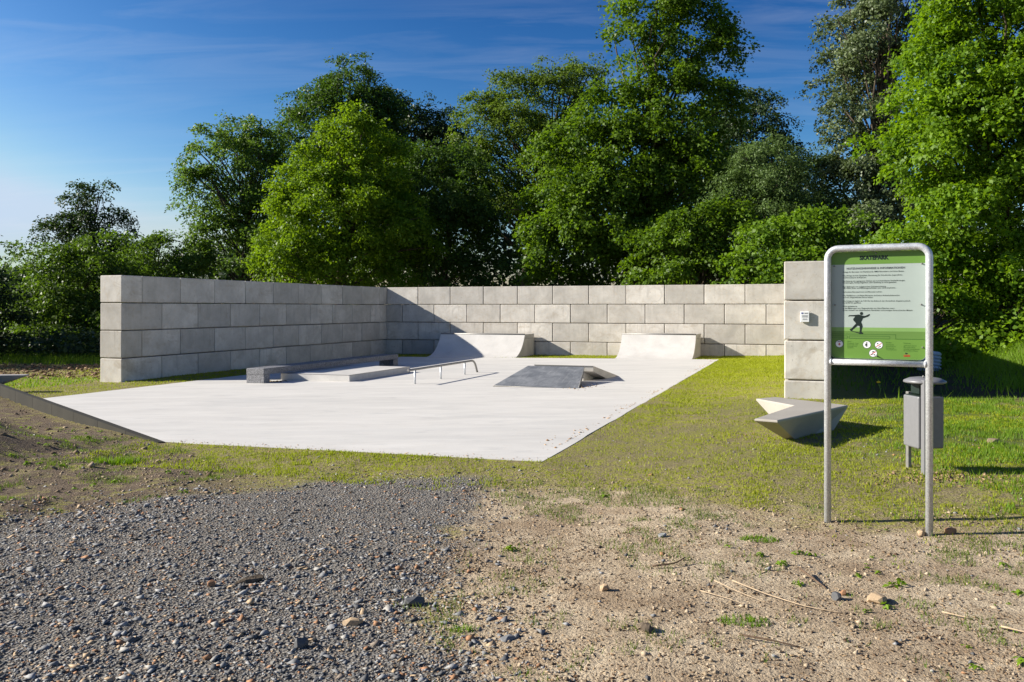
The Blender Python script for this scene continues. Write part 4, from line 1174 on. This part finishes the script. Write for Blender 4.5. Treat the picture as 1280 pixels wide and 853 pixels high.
# rosettes and sprouts on the soil bank and in the dry soil
n = 1900
x = rng.uniform(-8, 4.6, n); y = rng.uniform(3.4, 12, n); u, v = uv(x, y)
f_ = fbm(x*1.3+9, y*1.3, 3)
pk = np.where((near_side(u, v) > 0.15) & (x < -1.6), 0.30+0.70*smooth(f_, 0.45, 0.6), np.where(poly_sd(x, y, SAND) < 0, 0.75*smooth(f_, 0.46, 0.60)*smooth(x+0.5*(y-4), 0.2, 2.4), 0))
k = (rng.rand(n) < pk) & (np.abs(x) < 0.66*y) & (poly_sd(x, y, GRAVEL) > 0.0) & (poly_sd(u, v, SLAB) > 0.2)
x, y = x[k], y[k]; m_ = 11
ci = np.repeat(np.arange(len(x)), m_); n = len(ci)
sz = (0.008+0.024*rng.rand(len(x))**2.5)[ci]
a_ = rng.rand(n)*2*np.pi; r_ = sz*(0.3+1.1*rng.rand(n))
px_, py_ = x[ci]+np.cos(a_)*r_, y[ci]+np.sin(a_)*r_
p = np.stack([px_, py_, zg(px_, py_)+0.004+sz*0.7*rng.rand(n)], 1)
nrm = unit(np.stack([np.cos(a_)*0.4, np.sin(a_)*0.4, np.ones(n)], 1)+rng.normal(size=(n, 3))*0.35)
td = np.stack([np.cos(a_), np.sin(a_), 0.25*np.ones(n)], 1); td = unit(td-nrm*np.sum(td*nrm, 1, keepdims=True))
tag(link(bpy.data.objects.new('sprouts', np_mesh('sprouts', leaf_quads(p, nrm, td, sz*1.3, sz*0.7, rng), np.arange(n*4).reshape(-1, 4), M_lush, False, {'tint': ('FACE', np.clip(0.4+0.6*rng.rand(n), 0, 1))}))), 'small leafy sprouts dotted over the soil bank and the dry soil', kind='stuff')
# bank and shaded edges
n = 46000
x = rng.uniform(5.5, 15, n); y = rng.uniform(12.5, 25, n); u, v = uv(x, y)
k = (u > 14.3) & (rng.rand(n) < (0.06+0.94*smooth(u, 16.4, 17.4)*smooth(v, 0.3, 1.6)))
x, y = x[k], y[k]
blades('bank_grass', 'long grass on the bank behind the bin, partly in the wall shadow', x, y, 0.07+0.16*rng.rand(len(x)), 0.014+0.01*rng.rand(len(x)), M_lush, 3, 0.9)
n = 40000
x = rng.uniform(-22, -7.5, n); y = rng.uniform(15.5, 29, n); u, v = uv(x, y)
dn = np.where(u < -0.62, smooth(y+0.1*x, 22.8, 24.2)*0.9+0.75*smooth(y+0.1*x, 19.2, 18.2), 0)
k = rng.rand(n) < dn
x, y = x[k], y[k]
blades('edge_grass', 'dark grass band at the foot of the trees beyond the bare soil strip', x, y, 0.06+0.20*rng.rand(len(x))*smooth(y, 20, 24), 0.018+0.01*rng.rand(len(x)), M_lush, 4, 0.8)
# weeds in the dry soil and on the heap
XS, YS = [], []
n = 420000
x = rng.uniform(-6.5, 6.5, n); y = rng.uniform(3.2, 9.8, n); u, v = uv(x, y)
sd_s, sd_g = poly_sd(x, y, SAND), poly_sd(x, y, GRAVEL)
f1 = fbm(x*2.1+31, y*2.1, 3); f2 = fbm(x*6+3, y*6, 2)
dn = np.where(sd_s < 0, smooth(f1, 0.45, 0.58)*(0.35+0.65*smooth(x+0.7*(y-5), 0.6, 2.6))*smooth(f2, 0.4, 0.6), 0)
dn = np.where((sd_g > 0) & (x < -0.6) & (u < 11) & (near_side(u, v) > 0.02), smooth(f1, 0.44, 0.60)*smooth(f2, 0.35, 0.6)*0.9, dn)
dn = np.where((x > -2.8) & (x < 3.0) & (sd_s > -0.35) & (sd_s < 0.3) & (sd_g > 0.0), np.maximum(dn, 0.6*smooth(f1, 0.44, 0.56)*smooth(f2, 0.35, 0.55)), dn)
dn = np.where(poly_sd(u, v, SLAB) < 0.03, 0, dn)
k = rng.rand(n) < dn
x, y = x[k], y[k]
blades('weed_grass', 'scattered small green weeds in the dry soil', x, y, 0.010+0.028*rng.rand(len(x)), 0.0045+0.003*rng.rand(len(x)), M_weed, 5, 1.0)
# single tufts
for (tx_, ty_, rt_, nb_, ht_, lb_) in ((-3.88, 8.38, 0.17, 420, 0.13, 'bushy green weed tuft on the dirt heap left of the gravel'), (1.58, 5.45, 0.10, 200, 0.05, 'small bright grass tuft in the dry soil left of the sign post'),
                                       (3.05, 4.72, 0.13, 260, 0.075, 'bright grass tuft in the dry soil at the right picture edge'), (1.10, 4.02, 0.10, 160, 0.05, 'thin grass tuft below the dry stalks in the foreground'), (-0.22, 3.98, 0.05, 70, 0.05, 'tiny green tuft where the gravel meets the sandy soil')):
    a_ = rng.rand(nb_)*2*np.pi; r_ = rt_*np.sqrt(rng.rand(nb_))
    x = tx_+np.cos(a_)*r_*1.3; y = ty_+np.sin(a_)*r_*0.8
    zz = zg(x, y)
    o = blades('grass_tuft', None, x-tx_, y-ty_, ht_*(0.4+0.6*rng.rand(nb_))*(1-0.5*r_/rt_), 0.006+0.004*rng.rand(nb_), M_lush, int(nb_), 1.0, zz-float(zg(tx_, ty_)))
    del o['kind']
    o.location = (tx_, ty_, float(zg(tx_, ty_)))
    tag(o, lb_, 'grass tuft', 'grass tufts in the bare soil')
# dandelion in front of the shade
dz = float(zg(5.55, 12.9))
dl = empty('dandelion', (5.55, 12.9, dz), 'yellow dandelion flower standing at the edge of the wall shadow', 'flower')
MB().tube([(0, 0, -0.02), (0.03, 0, 0.12), (0.0, 0, 0.23)], 0.008, 6).build('stem', M_stem, dl)
MB().lathe([(0.004, 0.225), (0.026, 0.229), (0.032, 0.238), (0.02, 0.252), (0.004, 0.257)], (0, 0, 0), 10).build('flower_head', M_yellow, dl)

# ------------------------------------------------------------------ stones and crumbs
OCT_V = np.array([(1, 0, 0), (-1, 0, 0), (0, 1, 0), (0, -1, 0), (0, 0, 1), (0, 0, -1)], float)
OCT_F = np.array([(0, 2, 4), (2, 1, 4), (1, 3, 4), (3, 0, 4), (2, 0, 5), (1, 2, 5), (3, 1, 5), (0, 3, 5)])
def chips(name, label, x, y, size, mat, seed, flat_=0.45, tint=None, sink=0.25, tilt=0.35, z=None):
    rng = np.random.RandomState(seed); n = len(x)
    z = zg(x, y) if z is None else z
    V = OCT_V[None]*(0.65+0.7*rng.rand(n, 6, 1)) + rng.normal(size=(n, 6, 3))*0.30
    V = V*np.stack([size*0.5, size*0.5*(0.45+0.5*rng.rand(n)), size*0.5*flat_*(0.6+0.8*rng.rand(n))], 1)[:, None, :]
    a = rng.rand(n)*2*np.pi; ca, sa = np.cos(a), np.sin(a)
    tx = rng.normal(size=n)*tilt; ct, st = np.cos(tx), np.sin(tx)
    X = V[..., 0]; Y = V[..., 1]*ct[:, None]-V[..., 2]*st[:, None]; Z = V[..., 1]*st[:, None]+V[..., 2]*ct[:, None]
    W = np.stack([X*ca[:, None]-Y*sa[:, None]+x[:, None], X*sa[:, None]+Y*ca[:, None]+y[:, None], Z+(z+size*flat_*(0.5-sink))[:, None]], 2)
    F = (OCT_F[None]+(np.arange(n)*6)[:, None, None]).reshape(-1, 3)
    tint = rng.rand(n) if tint is None else tint
    o = bpy.data.objects.new(name, np_mesh(name, W.reshape(-1, 3), F, mat, False, {'tint': ('FACE', np.repeat(tint, 8))}))
    return tag(link(o), label, kind='stuff')
rng = np.random.RandomState(78)
n = 92000
y = 3.1+4.7*rng.rand(n)**1.35; x = rng.uniform(-5.6, 0.25, n)
sdg = poly_sd(x, y, GRAVEL)+0.5*(fbm(x*1.6, y*1.6, 4)-0.5)
k = (sdg < 0.02+0.75*rng.rand(n)**4) & (np.abs(x) < 0.66*y)
x, y = x[k], y[k]
size = np.clip(0.0124*np.exp(0.62*rng.normal(size=len(x))), 0.005, 0.06)*(1-0.30*smooth(y, 4.6, 7.0)*(x > -2.4))
chips('gravel', 'grey slate gravel with rusty brown chips', x, y, size, M_stone, 6, 0.34, np.clip(rng.rand(len(x)), 0, 1))
n = 70000
y = 3.1+6.0*rng.rand(n)**1.3; x = rng.uniform(-5.8, 5.2, n)
sds = poly_sd(x, y, SAND); sdg = poly_sd(x, y, GRAVEL); u, v = uv(x, y)
f1 = fbm(x*2.3+7, y*2.3, 3)
ok = (np.abs(x) < 0.66*y) & (sdg > -0.1) & (poly_sd(u, v, SLAB) > 0.05) & ((sds < 0.4) | ((near_side(u, v) > 0.02) & (x < -0.8)))
k = ok & (rng.rand(n) < 0.2+0.8*smooth(f1, 0.4, 0.62))
x, y = x[k], y[k]
chips('soil_crumbs', 'loose crumbs and small clods of dry soil', x, y, np.clip(0.0095*np.exp(0.55*rng.normal(size=len(x))), 0.004, 0.035), M_crumb, 8, 0.6, np.clip(0.15+0.75*rng.rand(len(x)), 0, 1), 0.35)
n = 1500
y = 3.2+6.5*rng.rand(n)**1.2; x = rng.uniform(-5.5, 5.0, n); u, v = uv(x, y)
k = (np.abs(x) < 0.66*y) & (poly_sd(u, v, SLAB) > 0.1) & (poly_sd(x, y, GRAVEL) > -0.2)
x, y = x[k], y[k]
chips('pebbles', 'small loose pebbles scattered over the dry soil', x, y, np.clip(0.018*np.exp(0.45*rng.normal(size=len(x))), 0.008, 0.05), M_stone, 9, 0.5, None, 0.3)
n = 7000
x = rng.uniform(-9.0, -1.6, n); y = rng.uniform(6.3, 13.5, n); u, v = uv(x, y)
k = (near_side(u, v) > 0.12) & (poly_sd(x, y, GRAVEL) > -0.15) & (np.abs(x) < 0.66*y) & (rng.rand(n) < 0.25+0.75*smooth(fbm(x*1.4, y*1.4, 3), 0.4, 0.6)) & (rng.rand(n) < 1.2*smooth(-x, 1.2, 3.6))
x, y = x[k], y[k]
chips('soil_clods', 'brown clods and stones on the rough soil bank left of the gravel', x, y, np.clip(0.020*np.exp(0.55*rng.normal(size=len(x))), 0.008, 0.09), M_crumb, 14, 0.6, np.clip(0.75*rng.rand(len(x)), 0, 1), 0.3)
# dead leaf and bark litter
n = 70000
y = 3.2+5.0*rng.rand(n)**1.2; x = rng.uniform(-2, 5.0, n)
f1 = fbm(x*1.5+50, y*1.5, 3)
dn = np.where(poly_sd(x, y, SAND) < 0.1, 0.42+0.58*smooth(f1, 0.44, 0.60), 0)
dn = np.maximum(dn, 1.0*np.exp(-(((x-1.28)/0.42)**2+((y-4.32)/0.28)**2)))
k = (rng.rand(n) < dn) & (poly_sd(x, y, GRAVEL) > -0.25)
x, y = x[k], y[k]
chips('plant_litter', 'brown bits of dead leaf and bark lying on the soil', x, y, 0.007+0.020*rng.rand(len(x))**2.5, M_litter, 10, 0.14, rng.rand(len(x))**1.3, 0.1, 0.5)
n = 260
x = 3.5+rng.normal(size=n)*0.35; y = 6.85+rng.normal(size=n)*0.14
chips('leaf_litter', 'dry pale leaves heaped round the foot of the litter bin', x, y, 0.02+0.035*rng.rand(n), M_litter, 12, 0.12, 0.5+0.5*rng.rand(n), 0.0, 0.6)
n = 2600
x = rng.uniform(-15, -7.6, n); y = rng.uniform(18.4, 24.5, n); u, v = uv(x, y)
k = (u < -0.7) & (y+0.1*x > 18.3) & (y+0.1*x < 23.3)
x, y = x[k], y[k]
chips('soil_clods', 'brown clods and dead leaves in the bare strip left of the wall', x, y, 0.04+0.11*rng.rand(len(x))**2.5, M_litter, 13, 0.45, 0.05+0.75*rng.rand(len(x)), 0.2, 0.4)
n = 620
v = rng.uniform(-6.6, 9.9, n); clus = smooth(fbm(v*0.9, v*0+2, 3), 0.42, 0.62)
u = 11.60-(v+6.75)*0.0138-0.02-0.30*rng.rand(n)**3*(0.3+0.7*clus)
k = rng.rand(n) < 0.15+0.85*clus
u, v = u[k], v[k]; x, y = xy(u, v)
chips('soil_crumbs', 'brown soil crumbs spilled over the right edge of the slab', x, y, 0.012+0.035*rng.rand(len(x))**2, M_rustdirt, 15, 0.22, 0.2+0.8*rng.rand(len(x)), 0.1, 0.3, slab_z(u))
n = 200
u = rng.uniform(7.4, 11.6, n); v = -6.72+0.22*rng.rand(n)**2.5; x, y = xy(u, v)
chips('soil_crumbs', 'brown soil crumbs lying on the front edge of the slab', x, y, 0.008+0.022*rng.rand(n)**2, M_rustdirt, 16, 0.22, 0.2+0.8*rng.rand(n), 0.1, 0.3, slab_z(u))
n = 160
u = np.concatenate([rng.normal(3.45, 0.12, n//2), rng.normal(9.9, 0.22, n//2)]); v = np.concatenate([rng.normal(0.62, 0.12, n//2), rng.normal(0.95, 0.3, n//2)]); x, y = xy(u, v)
chips('leaf_litter', 'dry brown leaves blown under the granite beam and the dark ramp', x, y, 0.02+0.04*rng.rand(n), M_litter, 17, 0.15, 0.5+0.5*rng.rand(n), 0.0, 0.5, slab_z(u))

# larger single stones and debris in the foreground
def stone(name, label, cat, x, y, sx, sy, sz, mat, seed, tint=0.1, rz=0.0, group=None):
    rg = random.Random(seed)
    pts = []
    for k in range(26):
        v_ = Vector((rg.gauss(0, 1), rg.gauss(0, 1), rg.gauss(0, 1))).normalized()
        m_ = max(abs(v_.x), abs(v_.y), abs(v_.z))**0.6
        pts.append(Vector((v_.x/m_*sx/2, v_.y/m_*sy/2, v_.z/m_*sz/2)))
    me = MB().hull(pts).mesh(name, mat)
    a = me.attributes.new('tint', 'FLOAT', 'FACE'); a.data.foreach_set('value', np.full(len(me.polygons), tint, np.float32))
    o = bpy.data.objects.new(name, me)
    o.location = (x, y, float(zg(x, y))+sz*0.28); o.rotation_euler = (rg.uniform(-.15, .15), rg.uniform(-.15, .15), rz)
    link(o); return tag(o, label, cat, group)
GS = 'larger stones lying in the foreground'
stone('stone', 'dark block of slate on the right edge of the gravel', 'stone', -0.50, 4.37, 0.11, 0.07, 0.06, M_stone, 1, 0.1, 0.3, GS)
stone('stone', 'dark rounded slate standing up in the near gravel', 'stone', -0.95, 3.84, 0.06, 0.05, 0.06, M_stone, 2, 0.05, 0.8, GS)
stone('stone', 'tan chunk of rock lying in the near gravel', 'stone', -0.77, 4.12, 0.10, 0.055, 0.04, M_stone, 3, 0.96, 0.1, GS)
stone('stone', 'yellowish cube of stone beside the slab of bark', 'stone', -1.66, 4.70, 0.045, 0.045, 0.045, M_stone, 4, 0.9, 0.5, GS)
stone('stone', 'small tan stone with a weed behind it in the sandy soil', 'stone', 0.49, 4.50, 0.05, 0.045, 0.045, M_stone, 5, 0.97, 0.5, GS)
stone('stone', 'dark stone beside the pale stones right of the dry stalks', 'stone', 1.66, 4.35, 0.05, 0.05, 0.045, M_stone, 6, 0.1, 0.2, GS)
stone('stone', 'broad flat tan stone right of the dry stalks', 'stone', 1.84, 4.30, 0.11, 0.09, 0.05, M_stone, 7, 0.97, 0.9, GS)
stone('stone', 'whitish pebble right of the dry stalks', 'stone', 1.72, 4.42, 0.04, 0.035, 0.03, M_stone, 8, 0.84, 0.9, GS)
stone('stone', 'tan stone at the left foot of the right sign post', 'stone', 2.67, 5.55, 0.06, 0.05, 0.05, M_stone, 9, 0.97, 0.4, GS)
stone('stone', 'pale grey stone at the right foot of the right sign post', 'stone', 2.86, 5.55, 0.075, 0.05, 0.05, M_stone, 10, 0.84, 0.1, GS)
stone('stone', 'grey stone in the sandy soil below the lawn corner', 'stone', 0.98, 5.55, 0.06, 0.04, 0.03, M_stone, 11, 0.6, 0.1, GS)
stone('stone', 'flat grey slate at the lower left of the sandy soil', 'stone', -0.02, 3.85, 0.07, 0.05, 0.025, M_stone, 12, 0.4, 0.6, GS)
stone('stone', 'brown clod lying in the grass right of the litter bin', 'stone', 4.78, 8.45, 0.13, 0.08, 0.07, M_crumb, 13, 0.3, 0.2, GS)
stone('bark_slab', 'brown slab of bark lying in the gravel', 'bark', -1.47, 4.78, 0.16, 0.06, 0.035, M_bark, 14, 0.2, 0.45)
stone('bark_piece', 'dark piece of bark lying in the sandy soil left of the dry stalks', 'bark', 0.62, 3.92, 0.05, 0.10, 0.045, M_bark, 15, 0.2, 0.15)
# dry stalks and twigs
def stalk(label, pts, r, mat, cat='dry stalk', name='dry_stalk', group='dry stalks lying on the sandy soil'):
    c0 = Vector((pts[0][0], pts[0][1], float(zg(pts[0][0], pts[0][1]))))
    P3 = [Vector((a, b, float(zg(a, b))+c+r)) - c0 for a, b, c in pts]
    # rounder curve through the points
    fine = []
    for i in range(len(P3)-1):
        for k in range(4): fine.append(P3[i].lerp(P3[i+1], k/4))
    fine.append(P3[-1])
    fine = [fine[0]]+[(fine[i-1]+fine[i]*2+fine[i+1])/4 for i in range(1, len(fine)-1)]+[fine[-1]]
    o = MB().tube(fine, r, 6, radii=[r*(1-0.5*i/len(fine)) for i in range(len(fine))]).build(name, mat)
    o.location = c0
    tag(o, label, cat, group)
stalk('long pale dry stalk curving over the sandy soil', [(1.17, 4.52, .03), (1.30, 4.38, .012), (1.45, 4.22, .006), (1.62, 4.14, .0)], 0.0042, M_straw)
stalk('thinner pale stalk running left below the long dry stalk', [(1.08, 4.55, .02), (1.17, 4.42, .01), (1.28, 4.27, .005)], 0.0032, M_straw)
stalk('short pale stalk at the lower left of the stalk bundle', [(0.98, 4.43, .01), (1.10, 4.33, .008), (1.22, 4.2, .0)], 0.003, M_straw)
stalk('short pale stick lying at the right edge of the sandy soil', [(2.08, 4.12, .01), (2.18, 4.04, .004)], 0.0042, M_straw)
stalk('pale stick near the bottom right corner', [(2.25, 3.92, .01), (2.36, 3.83, .004)], 0.005, M_straw)
stalk('thin dark twig lying in the bottom middle of the sandy soil', [(1.02, 3.82, .012), (1.15, 3.76, .012), (1.26, 3.72, .0)], 0.005, M_twig, 'twig', 'twig', 'twigs lying on the sandy soil')
stalk('short forked dark twig left of the tan stone', [(0.80, 4.85, .01), (0.93, 4.86, .018), (1.0, 4.92, .03)], 0.006, M_twig, 'twig', 'twig', 'twigs lying on the sandy soil')
stalk('dark twig pointing at the pale stone right of the stalks', [(1.60, 4.74, .03), (1.64, 4.6, .01), (1.66, 4.5, .0)], 0.006, M_twig, 'twig', 'twig', 'twigs lying on the sandy soil')
